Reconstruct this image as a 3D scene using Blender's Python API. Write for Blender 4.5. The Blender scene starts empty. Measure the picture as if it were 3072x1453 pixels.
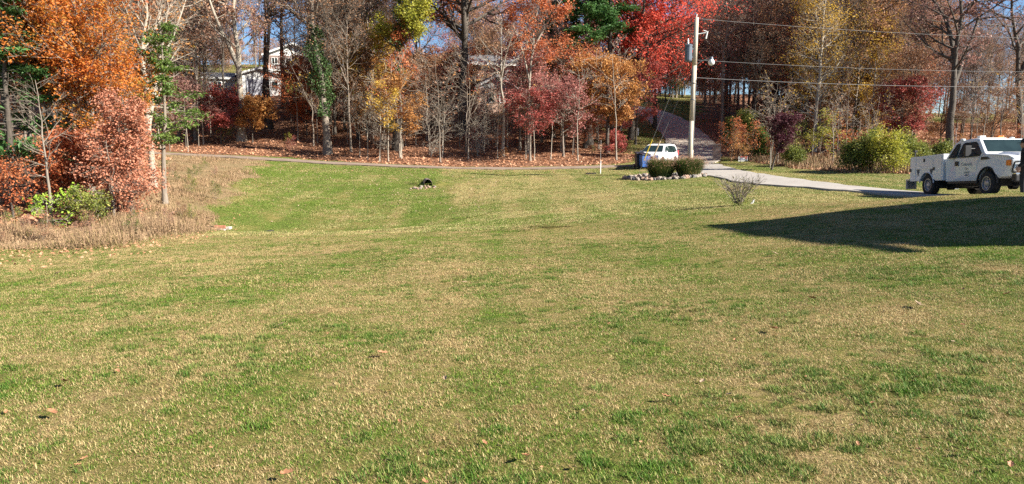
import bpy, bmesh, math, random
import numpy as np
from mathutils import Vector, Matrix
rnd = random.Random(7)
RG = np.random.default_rng(11)
scene = bpy.context.scene
COL = scene.collection
R = math.radians

# ------------------------------------------------------------------ camera, sky, sun
F = 3072 * 26 / 36.0
CAMZ = 1.65
PITCH = math.atan(297 / F)
CP, SP = math.cos(PITCH), math.sin(PITCH)
cd = bpy.data.cameras.new('camera'); cam = bpy.data.objects.new('camera', cd); COL.objects.link(cam)
cd.lens = 26; cd.sensor_width = 36; cd.sensor_fit = 'HORIZONTAL'; cd.clip_start = 0.05; cd.clip_end = 3000
cam.location = (0, 0, CAMZ); cam.rotation_euler = (math.pi / 2 - PITCH, 0, 0)
scene.camera = cam
SUN_EL, SUN_ROT = R(32), R(111)
sdir = Vector((math.sin(SUN_ROT) * math.cos(SUN_EL), math.cos(SUN_ROT) * math.cos(SUN_EL), math.sin(SUN_EL)))
world = bpy.data.worlds.new('World'); scene.world = world; world.use_nodes = True
nt = world.node_tree; nt.nodes.clear()
sky = nt.nodes.new('ShaderNodeTexSky'); sky.sky_type = 'NISHITA'; sky.sun_disc = False
sky.sun_elevation = SUN_EL; sky.sun_rotation = SUN_ROT
sky.air_density = 1.0; sky.dust_density = 0.0; sky.ozone_density = 5.0; sky.altitude = 1500
bg = nt.nodes.new('ShaderNodeBackground'); bg.inputs[1].default_value = 0.05
wo = nt.nodes.new('ShaderNodeOutputWorld')
nt.links.new(sky.outputs[0], bg.inputs[0]); nt.links.new(bg.outputs[0], wo.inputs[0])
sl = bpy.data.lights.new('sun', 'SUN'); sl.energy = 5.0; sl.angle = R(0.53); sl.color = (1.0, 0.93, 0.82)
so = bpy.data.objects.new('sun', sl); COL.objects.link(so)
so.rotation_euler = sdir.to_track_quat('Z', 'Y').to_euler(); so.location = (60, 20, 50)
scene.view_settings.view_transform = 'Standard'; scene.view_settings.look = 'None'
scene.view_settings.exposure = 1.55; scene.view_settings.gamma = 1.0
scene.render.engine = 'CYCLES'
scene.cycles.max_bounces = 5; scene.cycles.diffuse_bounces = 2; scene.cycles.glossy_bounces = 2
scene.cycles.transmission_bounces = 4; scene.cycles.transparent_max_bounces = 4
scene.cycles.use_denoising = False; scene.cycles.sample_clamp_indirect = 1.5

# ------------------------------------------------------------------ helpers
def W(u, v, Y):
    """world point seen at photo pixel (u,v) at depth Y"""
    t = (726.5 - v) / F
    yc = CP + SP * t
    return Vector(((u - 1536) / F / yc * Y, Y, CAMZ + (-SP + CP * t) / yc * Y))
def XU(u, Y, v=450): return W(u, v, Y).x

def props(o, label=None, cat=None, group=None, kind=None):
    if label: o['label'] = label
    if cat: o['category'] = cat
    if group: o['group'] = group
    if kind: o['kind'] = kind
    return o
def empty(name, loc=(0, 0, 0), rot=(0, 0, 0), **k):
    o = bpy.data.objects.new(name, None); COL.objects.link(o)
    o.empty_display_size = 0.2
    o.location = loc; o.rotation_euler = rot
    return props(o, **k)
def mesh_obj(name, me, mat, parent=None, **k):
    o = bpy.data.objects.new(name, me); COL.objects.link(o)
    if mat is not None and len(me.materials) == 0: me.materials.append(mat)
    if parent is not None: o.parent = parent
    return props(o, **k)
def np_mesh(name, V, Fc, attrs=None, smooth=False):
    """V (n,3), Fc (m,k) all the same k"""
    me = bpy.data.meshes.new(name)
    V = np.asarray(V, dtype=np.float32); Fc = np.asarray(Fc, dtype=np.int32)
    n, (m, k) = len(V), Fc.shape
    me.vertices.add(n); me.vertices.foreach_set('co', V.ravel())
    me.loops.add(m * k); me.loops.foreach_set('vertex_index', Fc.ravel())
    me.polygons.add(m); me.polygons.foreach_set('loop_start', np.arange(0, m * k, k, dtype=np.int32))
    try: me.polygons.foreach_set('loop_total', np.full(m, k, dtype=np.int32))
    except Exception: pass
    me.polygons.foreach_set('use_smooth', np.full(m, smooth, dtype=bool))
    for an, dom, arr in (attrs or []):
        a = me.attributes.new(an, 'FLOAT', dom); a.data.foreach_set('value', np.asarray(arr, dtype=np.float32))
    me.update(calc_edges=True); me.validate()
    return me
class MB:
    def __init__(s): s.v = []; s.f = []
    def add(s, vs, fs):
        b = len(s.v); s.v += [tuple(p) for p in vs]; s.f += [tuple(b + i for i in f) for f in fs]
    def box(s, c, d, rz=0, taper=1.0):
        cx, cy, cz = c; hx, hy, hz = d[0] / 2, d[1] / 2, d[2] / 2; vs = []
        cr, sr = math.cos(rz), math.sin(rz)
        for z, t in ((-hz, 1), (hz, taper)):
            for x, y in ((-hx, -hy), (hx, -hy), (hx, hy), (-hx, hy)):
                x, y = x * t, y * t
                vs.append((cx + x * cr - y * sr, cy + x * sr + y * cr, cz + z))
        s.add(vs, [(0, 3, 2, 1), (4, 5, 6, 7), (0, 1, 5, 4), (1, 2, 6, 5), (2, 3, 7, 6), (3, 0, 4, 7)])
    def bar(s, a, b, r, n=6, r2=None, cap=True):
        a, b = Vector(a), Vector(b); r2 = r if r2 is None else r2
        q = (b - a).to_track_quat('Z', 'Y'); vs = []
        for p, rr in ((a, r), (b, r2)):
            for i in range(n):
                t = 2 * math.pi * i / n
                vs.append(p + q @ Vector((rr * math.cos(t), rr * math.sin(t), 0)))
        fs = [(i, (i + 1) % n, n + (i + 1) % n, n + i) for i in range(n)]
        if cap: fs += [tuple(range(n - 1, -1, -1)), tuple(range(n, 2 * n))]
        s.add(vs, fs)
    def tube(s, pts, r, n=6):
        for i in range(len(pts) - 1):
            ra = r if not isinstance(r, (list, tuple)) else r[i]; rb = r if not isinstance(r, (list, tuple)) else r[i + 1]
            s.bar(pts[i], pts[i + 1], ra, n, rb)
    def lathe(s, prof, n=16, axis='z', c=(0, 0, 0)):
        vs = []; m = len(prof)
        for i in range(n):
            t = 2 * math.pi * i / n; ct, st = math.cos(t), math.sin(t)
            for r_, z in prof:
                p = (r_ * ct, r_ * st, z) if axis == 'z' else (z, r_ * ct, r_ * st)
                vs.append((p[0] + c[0], p[1] + c[1], p[2] + c[2]))
        s.add(vs, [(i * m + j, ((i + 1) % n) * m + j, ((i + 1) % n) * m + j + 1, i * m + j + 1) for i in range(n) for j in range(m - 1)])
    def build(s, name, mat, parent=None, bevel=0, smooth=False, **k):
        me = bpy.data.meshes.new(name); me.from_pydata(s.v, [], s.f)
        bm = bmesh.new(); bm.from_mesh(me)
        bmesh.ops.recalc_face_normals(bm, faces=bm.faces)
        if bevel:
            es = [e for e in bm.edges if len(e.link_faces) == 2 and e.calc_face_angle(0) > 0.6]
            bmesh.ops.bevel(bm, geom=es, offset=bevel, segments=2, affect='EDGES', profile=0.6, clamp_overlap=True)
        bm.to_mesh(me); bm.free()
        if smooth:
            for p in me.polygons: p.use_smooth = True
        return mesh_obj(name, me, mat, parent, **k)
def copy_tree(o, parent=None):
    c = o.copy(); COL.objects.link(c); c.parent = parent
    for ch in list(o.children): copy_tree(ch, c)
    return c

# ------------------------------------------------------------------ materials
def new_mat(name):
    m = bpy.data.materials.new(name); m.use_nodes = True
    n = m.node_tree.nodes; l = m.node_tree.links
    return m, n, l, n['Principled BSDF']
def noise(n, l, scale, detail=3, rough=0.55, vec=None, dist=0.0):
    t = n.new('ShaderNodeTexNoise'); t.inputs['Scale'].default_value = scale
    t.inputs['Detail'].default_value = detail; t.inputs['Roughness'].default_value = rough; t.inputs['Distortion'].default_value = dist
    if vec is not None: l.new(vec, t.inputs['Vector'])
    return t.outputs['Fac']
def ramp(n, l, src, stops, interp='LINEAR'):
    r = n.new('ShaderNodeValToRGB'); r.color_ramp.interpolation = interp
    e = r.color_ramp.elements
    while len(e) < len(stops): e.new(0.5)
    for i, (p, c) in enumerate(stops):
        e[i].position = p; e[i].color = (*c, 1) if len(c) == 3 else c
    l.new(src, r.inputs[0]); return r.outputs[0]
def mix(n, l, f, a, b, mode='MIX'):
    m = n.new('ShaderNodeMix'); m.data_type = 'RGBA'; m.blend_type = mode
    for s, x in ((m.inputs[0], f), (m.inputs[6], a), (m.inputs[7], b)):
        if isinstance(x, (int, float)): s.default_value = x
        elif isinstance(x, tuple): s.default_value = (*x, 1)
        else: l.new(x, s)
    return m.outputs[2]
def bump(n, l, h, b, strength=0.4, dist=0.05):
    bp = n.new('ShaderNodeBump'); bp.inputs['Strength'].default_value = strength; bp.inputs['Distance'].default_value = dist
    l.new(h, bp.inputs['Height']); l.new(bp.outputs[0], b.inputs['Normal'])
def math_(n, l, op, a, b=None, clamp=False):
    m = n.new('ShaderNodeMath'); m.operation = op; m.use_clamp = clamp
    for s, x in ((m.inputs[0], a), (m.inputs[1], b)):
        if x is None: continue
        if isinstance(x, (int, float)): s.default_value = x
        else: l.new(x, s)
    return m.outputs[0]
def wpos(n): return n.new('ShaderNodeNewGeometry').outputs['Position']
def scaled(n, l, vec, s):
    m = n.new('ShaderNodeMapping'); m.inputs['Scale'].default_value = s; l.new(vec, m.inputs['Vector']); return m.outputs[0]
def attr(n, name):
    a = n.new('ShaderNodeAttribute'); a.attribute_name = name; return a.outputs['Fac']
def simple(name, col, rough=0.5, metal=0.0, var=0.12, sc=6.0, bmp=0.0, spec=None, coat=0.0):
    m, n, l, b = new_mat(name)
    t = n.new('ShaderNodeTexCoord').outputs['Object']
    f = noise(n, l, sc, 4, 0.6, t)
    lo = tuple(c * (1 - var) for c in col); hi = tuple(min(1, c * (1 + var)) for c in col)
    l.new(ramp(n, l, f, [(0.3, lo), (0.7, hi)]), b.inputs['Base Color'])
    b.inputs['Roughness'].default_value = rough; b.inputs['Metallic'].default_value = metal
    if coat: b.inputs['Coat Weight'].default_value = coat
    if bmp: bump(n, l, f, b, bmp, 0.02)
    return m
def leaf_mat(name, cols, trans=0.4, nscale=0.5):
    m, n, l, b = new_mat(name)
    f = attr(n, 'rnd'); w = noise(n, l, nscale, 2, 0.5, wpos(n))
    f2 = math_(n, l, 'ADD', math_(n, l, 'MULTIPLY', f, 0.6), math_(n, l, 'MULTIPLY', math_(n, l, 'SUBTRACT', w, 0.3), 1.0), True)
    k = len(cols); cols = [tuple(min(0.85, x * 1.3) for x in c_) for c_ in cols]
    c = ramp(n, l, f2, [(i / (k - 1), cc) for i, cc in enumerate(cols)])
    l.new(c, b.inputs['Base Color']); b.inputs['Roughness'].default_value = 0.55
    b.inputs['Specular IOR Level'].default_value = 0.3
    tr = n.new('ShaderNodeBsdfTranslucent'); l.new(c, tr.inputs[0])
    mx = n.new('ShaderNodeMixShader'); mx.inputs[0].default_value = trans
    l.new(b.outputs[0], mx.inputs[1]); l.new(tr.outputs[0], mx.inputs[2]); l.new(mx.outputs[0], n['Material Output'].inputs[0])
    return m
def bark_mat(name, a, b_, sc=1.0):
    m, n, l, b = new_mat(name)
    t = n.new('ShaderNodeTexCoord').outputs['Object']
    s = scaled(n, l, t, (9 * sc, 9 * sc, 1.6 * sc))
    f = noise(n, l, 1.5, 5, 0.65, s); g = noise(n, l, 0.5, 2, 0.5, t)
    c = ramp(n, l, f, [(0.3, a), (0.68, b_)])
    c = mix(n, l, math_(n, l, 'MULTIPLY', g, 0.5), c, tuple(x * 0.6 for x in b_))
    l.new(c, b.inputs['Base Color']); b.inputs['Roughness'].default_value = 0.9
    bump(n, l, f, b, 0.7, 0.04); return m

LEAF = {
 'orange': leaf_mat('leaf_orange', [(0.20, 0.17, 0.03), (0.40, 0.16, 0.03), (0.52, 0.17, 0.035), (0.42, 0.10, 0.03)]),
 'rust': leaf_mat('leaf_rust', [(0.24, 0.13, 0.08), (0.34, 0.19, 0.12), (0.42, 0.26, 0.18), (0.32, 0.15, 0.09)], 0.3),
 'red': leaf_mat('leaf_red', [(0.46, 0.05, 0.04), (0.62, 0.09, 0.06), (0.68, 0.14, 0.09), (0.66, 0.20, 0.12)], 0.45),
 'crimson': leaf_mat('leaf_crimson', [(0.16, 0.035, 0.03), (0.27, 0.06, 0.05), (0.36, 0.11, 0.085)], 0.35),
 'pink': leaf_mat('leaf_pink', [(0.26, 0.09, 0.08), (0.36, 0.15, 0.13), (0.42, 0.22, 0.18)], 0.35),
 'redoak': leaf_mat('leaf_redoak', [(0.26, 0.08, 0.04), (0.42, 0.13, 0.055), (0.50, 0.21, 0.08)], 0.4),
 'brown': leaf_mat('leaf_brown', [(0.15, 0.08, 0.05), (0.24, 0.13, 0.075), (0.32, 0.18, 0.10), (0.36, 0.22, 0.13)], 0.35),
 'brownorange': leaf_mat('leaf_brownorange', [(0.24, 0.11, 0.045), (0.40, 0.19, 0.06), (0.52, 0.29, 0.09)], 0.4),
 'mauve': leaf_mat('leaf_mauve', [(0.15, 0.08, 0.065), (0.24, 0.13, 0.105), (0.31, 0.18, 0.15)], 0.3),
 'yellow': leaf_mat('leaf_yellow', [(0.26, 0.14, 0.04), (0.40, 0.26, 0.045), (0.58, 0.40, 0.07)], 0.45),
 'yelgreen': leaf_mat('leaf_yelgreen', [(0.14, 0.17, 0.03), (0.30, 0.30, 0.04), (0.48, 0.40, 0.07)], 0.45),
 'lime': leaf_mat('leaf_lime', [(0.16, 0.26, 0.03), (0.28, 0.42, 0.05), (0.38, 0.46, 0.08)], 0.45),
 'green': leaf_mat('leaf_green', [(0.04, 0.075, 0.015), (0.09, 0.15, 0.03), (0.17, 0.22, 0.05)], 0.3),
 'pine': leaf_mat('needle_pine', [(0.03, 0.08, 0.02), (0.06, 0.14, 0.04), (0.10, 0.18, 0.05)], 0.3),
 'ivy': leaf_mat('leaf_ivy', [(0.02, 0.05, 0.015), (0.05, 0.10, 0.03), (0.10, 0.15, 0.05)], 0.25),
 'purple': leaf_mat('leaf_purple', [(0.05, 0.012, 0.02), (0.09, 0.025, 0.035), (0.14, 0.05, 0.055)], 0.25),
 'hedge': leaf_mat('leaf_hedge', [(0.06, 0.08, 0.02), (0.14, 0.17, 0.035), (0.32, 0.29, 0.06)], 0.35),
 'litter': leaf_mat('leaf_litter', [(0.20, 0.09, 0.05), (0.36, 0.18, 0.10), (0.48, 0.28, 0.17)], 0.1, 0.8),
}
LEAF['beech'] = leaf_mat('leaf_beech', [(0.26, 0.10, 0.06), (0.40, 0.17, 0.10), (0.47, 0.23, 0.15)], 0.3)
BARK = {
 'grey': bark_mat('bark_grey', (0.10, 0.08, 0.06), (0.30, 0.25, 0.20)),
 'dark': bark_mat('bark_dark', (0.035, 0.028, 0.022), (0.12, 0.10, 0.08)),
 'pale': bark_mat('bark_pale', (0.19, 0.16, 0.12), (0.43, 0.38, 0.31)),
}
M = {
 'white_paint': simple('white_paint', (0.72, 0.73, 0.74), 0.28, 0, 0.03, 3, coat=0.4),
 'white_wall': simple('white_siding', (0.74, 0.74, 0.72), 0.6, 0, 0.06, 2),
 'trim': simple('white_trim', (0.78, 0.78, 0.76), 0.5, 0, 0.05, 4),
 'black': simple('black_plastic', (0.016, 0.016, 0.018), 0.5, 0, 0.2, 8),
 'rubber': simple('tyre_rubber', (0.022, 0.021, 0.02), 0.85, 0, 0.25, 12),
 'steel': simple('wheel_steel', (0.42, 0.42, 0.43), 0.4, 0.7, 0.12, 9),
 'glass': simple('window_glass', (0.02, 0.035, 0.035), 0.06, 0, 0.2, 3),
 'chrome': simple('chrome', (0.7, 0.7, 0.7), 0.15, 1, 0.05, 4),
 'lamp_clear': simple('headlight_lens', (0.55, 0.58, 0.6), 0.12, 0.3, 0.2, 20),
 'amber': simple('amber_lens', (0.75, 0.2, 0.03), 0.25, 0, 0.1, 8),
 'ink': simple('dark_lettering', (0.05, 0.06, 0.08), 0.6, 0, 0.1, 8),
 'ink_faint': simple('faint_lettering', (0.36, 0.38, 0.42), 0.6, 0, 0.1, 8),
 'blue': simple('blue_plastic', (0.04, 0.13, 0.42), 0.5, 0, 0.12, 5),
 'bin_dark': simple('dark_navy_plastic', (0.012, 0.016, 0.03), 0.5, 0, 0.2, 5),
 'yellow_pl': simple('yellow_guard', (0.75, 0.55, 0.05), 0.5, 0, 0.1, 5),
 'wire': simple('wire_metal', (0.20, 0.20, 0.20), 0.5, 0.3, 0.1, 5),
 'transformer': simple('grey_paint', (0.10, 0.125, 0.16), 0.45, 0.1, 0.1, 5),
 'porcelain': simple('porcelain', (0.72, 0.72, 0.70), 0.3, 0, 0.05, 5),
 'roofgrey': simple('roof_shingle', (0.16, 0.16, 0.17), 0.9, 0, 0.25, 5, 0.3),
 'deck': simple('deck_wood', (0.34, 0.17, 0.10), 0.8, 0, 0.2, 5),
 'skin': simple('skin', (0.42, 0.25, 0.18), 0.6, 0, 0.06, 8),
 'cloth': simple('dark_cloth', (0.014, 0.014, 0.018), 0.9, 0, 0.2, 12),
 'boot': simple('grey_boot', (0.09, 0.085, 0.08), 0.8, 0, 0.2, 12),
 'stone': simple('pale_stone', (0.26, 0.22, 0.18), 0.85, 0, 0.35, 14, 0.4),
 'terracotta': simple('terracotta', (0.45, 0.18, 0.11), 0.8, 0, 0.2, 6),
 'leafbrown': simple('dry_leaf', (0.32, 0.15, 0.075), 0.7, 0, 0.3, 30),
 'leafpale': simple('pale_dry_leaf', (0.27, 0.19, 0.12), 0.7, 0, 0.2, 30),
 'mulch': simple('dark_mulch', (0.05, 0.03, 0.02), 0.95, 0, 0.4, 12, 0.6),
 'interior': simple('recess_shade', (0.02, 0.018, 0.016), 0.9, 0, 0.2, 6),  # near-black colour standing in for the shade inside pipes and recesses
 'red': simple('red_print', (0.55, 0.05, 0.05), 0.6, 0, 0.1, 8),
 'blueprint': simple('blue_print', (0.06, 0.12, 0.35), 0.6, 0, 0.1, 8),
}
def brick_mat(name, c1, c2, mortar, sc):
    m, n, l, b = new_mat(name)
    t = n.new('ShaderNodeTexCoord').outputs['Object']
    mp = n.new('ShaderNodeMapping'); mp.inputs['Rotation'].default_value = (R(90), 0, 0); l.new(t, mp.inputs['Vector'])
    sep = n.new('ShaderNodeSeparateXYZ'); l.new(t, sep.inputs[0])
    cmb = n.new('ShaderNodeCombineXYZ'); l.new(math_(n, l, 'ADD', sep.outputs[0], sep.outputs[1]), cmb.inputs[0]); l.new(sep.outputs[2], cmb.inputs[1])
    k = n.new('ShaderNodeTexBrick'); l.new(cmb.outputs[0], k.inputs['Vector'])
    k.inputs['Color1'].default_value = (*c1, 1); k.inputs['Color2'].default_value = (*c2, 1); k.inputs['Mortar'].default_value = (*mortar, 1)
    k.inputs['Scale'].default_value = sc; k.inputs['Mortar Size'].default_value = 0.02
    k.inputs['Brick Width'].default_value = 0.22; k.inputs['Row Height'].default_value = 0.075
    l.new(k.outputs[0], b.inputs['Base Color']); b.inputs['Roughness'].default_value = 0.85
    bump(n, l, k.outputs['Fac'], b, -0.4, 0.01); return m
M['brick_dark'] = brick_mat('dark_brick', (0.12, 0.05, 0.04), (0.20, 0.09, 0.07), (0.30, 0.25, 0.22), 1)
M['brick_orange'] = brick_mat('orange_brick', (0.50, 0.22, 0.12), (0.40, 0.16, 0.09), (0.45, 0.36, 0.30), 1)
def corrugated():
    m, n, l, b = new_mat('corrugated_metal')
    b.inputs['Base Color'].default_value = (0.36, 0.28, 0.26, 1); b.inputs['Metallic'].default_value = 0.4; b.inputs['Roughness'].default_value = 0.6
    return m
M['corr'] = corrugated()
def wood_pole():
    m, n, l, b = new_mat('pole_wood')
    t = n.new('ShaderNodeTexCoord').outputs['Object']
    f = noise(n, l, 2, 5, 0.7, scaled(n, l, t, (30, 30, 0.8)))
    l.new(ramp(n, l, f, [(0.25, (0.24, 0.18, 0.12)), (0.5, (0.52, 0.44, 0.34)), (0.75, (0.66, 0.60, 0.52))]), b.inputs['Base Color'])
    b.inputs['Roughness'].default_value = 0.8; bump(n, l, f, b, 0.5, 0.02); return m
M['pole'] = wood_pole()

# ------------------------------------------------------------------ terrain height
PR = {  # photo column: list of (depth Y, z)
 -1600: [(0, 0), (10, -0.5), (18, -1.1), (24, -1.3), (34, -0.4), (50, 0.6), (75, 2.7), (110, 8), (150, 15), (190, 19)],
 0:     [(0, 0), (6, -0.10), (12, -0.55), (19, -1.12), (24, -1.35), (34, -0.5), (50, 0.6), (75, 2.7), (110, 8), (150, 15), (190, 19)],
 300:   [(0, 0), (6, -0.10), (12, -0.50), (20, -1.12), (24, -1.25), (32, -0.9), (45, -0.1), (60, 0.8), (78, 2.7), (108, 8), (150, 16), (190, 20)],
 500:   [(0, 0), (6, -0.08), (12, -0.45), (21, -1.15), (24, -1.28), (28, -1.2), (38, -0.62), (50, 0.0), (60, 0.48), (64, 0.52), (68, 0.8), (80, 2.7), (105, 7.8), (125, 12.0), (155, 18), (190, 20)],
 750:   [(0, 0), (6, -0.08), (12, -0.42), (22, -1.2), (25.5, -1.34), (29, -2.15), (31.5, -2.15), (40, -1.2), (52, -0.35), (61, 0.22), (65, 0.25), (72, 1.4), (100, 7.6), (125, 12), (155, 18), (190, 20)],
 1000:  [(0, 0), (6, -0.07), (12, -0.40), (22, -1.18), (25.5, -1.34), (29, -2.2), (31.5, -2.15), (40, -1.38), (52, -0.6), (60, -0.20), (64, -0.15), (72, 1.33), (98, 7.4), (118, 11.2), (155, 18), (190, 20)],
 1283:  [(0, 0), (6, -0.06), (12, -0.36), (22, -1.02), (27, -1.36), (30, -1.85), (33, -1.78), (42, -1.25), (46, -0.98), (52, -0.6), (56, -0.40), (61, -0.38), (66, 0.4), (82, 3.0), (95, 5.9), (108, 8.0), (125, 11.5), (155, 17), (190, 19)],
 1536:  [(0, 0), (6, -0.05), (12, -0.34), (20, -0.88), (28, -1.25), (38, -1.26), (46, -0.88), (54, -0.50), (61, -0.42), (66, 0.4), (80, 2.6), (95, 6.0), (110, 7.6), (125, 11), (155, 16), (190, 18)],
 1800:  [(0, 0), (6, -0.04), (12, -0.30), (20, -0.72), (30, -0.95), (42, -0.75), (52, -0.40), (60, -0.30), (66, 0.5), (80, 2.5), (98, 5.8), (120, 9.4), (150, 13.5), (190, 15)],
 2000:  [(0, 0), (6, -0.03), (14, -0.36), (18, -0.52), (24, -0.64), (30, -0.66), (41, -0.55), (53, -0.30), (60, -0.12), (66, 0.35), (72, 1.0), (82, 2.76), (98, 6.0), (110, 7.2), (130, 9), (160, 11.5)],
 2300:  [(0, 0), (6, 0.0), (13, -0.22), (18, -0.32), (24, -0.34), (34, -0.36), (44, -0.28), (55, -0.10), (62, 0.4), (80, 2.7), (100, 5.5), (140, 11), (170, 13)],
 2550:  [(0, 0), (6, 0.02), (12, -0.02), (18, 0.03), (21, -0.06), (24, -0.26), (34, -0.34), (44, -0.25), (58, 0.4), (80, 2.6), (100, 5.2), (140, 9.5), (170, 10.5)],
 2780:  [(0, 0), (6, 0.03), (12, 0.10), (18.5, 0.26), (21, 0.12), (25, -0.30), (28.3, -0.46), (31, -0.46), (38, -0.25), (50, 0.2), (80, 2.6), (105, 5.6), (140, 6.2)],
 2960:  [(0, 0), (6, 0.05), (12, 0.20), (18.5, 0.38), (21, 0.18), (24.8, -0.18), (28.3, -0.44), (32, -0.46), (38, -0.25), (50, 0.2), (80, 2.6), (108, 6.0), (140, 6.2)],
 3150:  [(0, 0), (6, 0.05), (11, 0.26), (18, 0.46), (21, 0.26), (24, -0.1), (28, -0.40), (32, -0.46), (38, -0.25), (50, 0.2), (80, 2.6), (110, 6.1), (140, 6.2)],
 4300:  [(0, 0), (6, 0.05), (11, 0.22), (20, 0.35), (30, 0.1), (50, 0.3), (80, 2.6), (110, 6.1), (140, 6.2)],
}
NR, NT = 700, 900
RR = np.linspace(0, math.log(701), NR)          # log(1+r)
TT = np.linspace(-math.pi, math.pi, NT)
cols, th = [], []
for u in sorted(PR):
    a = (u - 1536) / F / 1.009; s = math.sqrt(1 + a * a)
    ys = np.array([p[0] for p in PR[u]]) * s; zs = np.array([p[1] for p in PR[u]])
    cols.append(np.interp(np.exp(RR) - 1, ys, zs)); th.append(math.atan(a))
flat = np.interp(np.exp(RR) - 1, [0, 20, 60, 150], [0, 0.2, 0.6, 2.0])
th = [-math.pi, -2.2] + th + [2.2, math.pi]; cols = [flat, flat] + cols + [flat, flat]
Zt = np.stack([np.interp(TT, th, [c[i] for c in cols]) for i in range(NR)], 1)   # [NT, NR]
def smooth_axis(A, sig, ax):
    k = np.exp(-0.5 * (np.arange(-3 * sig, 3 * sig + 1) / sig) ** 2); k /= k.sum()
    p = [(0, 0), (0, 0)]; p[ax] = (3 * sig, 3 * sig); B = np.pad(A, p, mode='edge')
    return np.apply_along_axis(lambda r_: np.convolve(r_, k, 'valid'), ax, B)
Zt = smooth_axis(Zt, 4, 1); Zt = smooth_axis(Zt, 6, 0)
def H(x, y):
    x = np.asarray(x, dtype=float); y = np.asarray(y, dtype=float)
    r_ = np.hypot(x, y); t = np.arctan2(x, y)
    fi = np.clip((t + math.pi) / (2 * math.pi) * (NT - 1), 0, NT - 1.001); fr = np.clip(np.log1p(r_) / RR[-1] * (NR - 1), 0, NR - 1.001)
    i = fi.astype(int); j = fr.astype(int); a = fi - i; b = fr - j
    z = (Zt[i, j] * (1 - a) + Zt[i + 1, j] * a) * (1 - b) + (Zt[i, j + 1] * (1 - a) + Zt[i + 1, j + 1] * a) * b
    und = 0.012 * np.sin(x * 1.3 + 0.7 * y) + 0.010 * np.sin(y * 2.1 - 0.8 * x + 1) + 0.02 * np.sin(0.37 * x + 0.51 * y)
    bmp_ = 0.10 * np.exp(-((x - XU(1600, 22)) ** 2 / 0.9 + (y - 22.0) ** 2 / 0.12))
    cu_ = 0.42 * np.exp(-((x - XU(1284, 45.6)) ** 2 / 0.7 + (y - 46.45) ** 2 / 0.22))
    return z + und + bmp_ + cu_
def Hs(x, y): return float(H(x, y))
def ucol(x, y): return 1536 + x / np.maximum(y, 0.1) * F * 1.009

# driveways
DRIVE = [(16.9, 4), (16.9, 14), (16.8, 22), (16.3, 26.5), (15.2, 30), (14.0, 34), (13.5, 40), (13.7, 48), (14.0, 54), (14.6, 58.5)]
ROAD = [(11.0, 58.5), (14.0, 60.5), (15.6, 64), (17.0, 70), (18.2, 78), (18.6, 86), (18.2, 94), (15.5, 102), (10, 108), (2, 112)]
LANE = [(13, 59.3), (9, 58.6), (4, 58.6), (0, 58.9), (-6.6, 59.6), (-15, 62), (-23, 64), (-30, 64.2), (-38, 60), (-50, 56)]
def dense(path, step=0.6):
    P = [Vector((*p, 0)) for p in path]; out = []
    for i in range(len(P) - 1):
        p0, p1, p2, p3 = P[max(i - 1, 0)], P[i], P[i + 1], P[min(i + 2, len(P) - 1)]
        n = max(2, int((p2 - p1).length / step))
        for k in range(n):
            t = k / n
            out.append(0.5 * ((2 * p1) + (p2 - p0) * t + (2 * p0 - 5 * p1 + 4 * p2 - p3) * t * t + (3 * p1 - p0 - 3 * p2 + p3) * t ** 3))
    out.append(P[-1]); return np.array([(p.x, p.y) for p in out])
DD, DRD, DL = dense(DRIVE), dense(ROAD), dense(LANE)
def dist_path(x, y, P):
    x = np.atleast_1d(x); y = np.atleast_1d(y); o = np.full(x.shape, 1e9)
    for a in range(0, len(x), 20000):
        d = np.hypot(x[a:a + 20000, None] - P[None, :, 0], y[a:a + 20000, None] - P[None, :, 1]); o[a:a + 20000] = d.min(1)
    return o
BED = (XU(1997, 45.5), 45.5, 2.35, 1.9)
def zones(x, y):
    """returns lawn, weeds, forest masks 0..1"""
    x = np.atleast_1d(np.asarray(x, float)); y = np.atleast_1d(np.asarray(y, float))
    u = ucol(x, y); front = y > 3
    u = u + (y > 18) * (y < 60) * (u < 1000) * (26 * np.sin(y * 0.62 + 0.9 * np.sin(x * .5)) + 14 * np.sin(y * 1.7 + x * .9) + 8 * np.sin(y * 4.1 - x * 2.3))
    yw = np.interp(u, [-4000, -800, 0, 350, 600, 640, 700, 760, 800, 801], [18, 19, 20, 21.8, 25, 31, 41, 52, 62, 900])
    yf = np.interp(u, [-4000, -800, 0, 250, 400, 440, 490, 500, 800, 1000, 1283, 1536, 1850, 1900, 1980, 2060, 2120, 2250, 2400, 2560, 2760, 3072, 5000],
                   [20, 22, 23.3, 25.5, 31, 47, 60, 66.3, 66, 63.8, 61.3, 60.6, 60.4, 63, 66, 66, 66, 60, 50, 45, 43, 43, 43])
    yw = yw + 1.3 * np.sin(x * 0.55 + y * .3) * np.sin(y * 0.23 + 1.1) * (y > 26) + .25 * np.sin(x * 1.9)
    sig = lambda d, w: 1 / (1 + np.exp(-np.clip(d / w, -30, 30)))
    weeds = sig(y - yw, 1.0) * front
    forest = sig(y - yf, 0.35) * front
    # open grass on the hill left of the road, round the houses and the far field at right
    openg = sig(y - np.interp(u, [-4000, 600, 1150, 1250, 1700, 1800, 1850, 2080, 2140, 2700, 2760, 5000], [900, 108, 100, 103, 103, 85, 70, 64, 900, 900, 93, 93]), 0.8)
    forest = forest * (1 - openg)
    weeds = np.clip(weeds - forest - openg * front, 0, 1)
    weeds = weeds * (1 - forest)
    return 1 - np.clip(weeds + forest, 0, 1), weeds, forest

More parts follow.
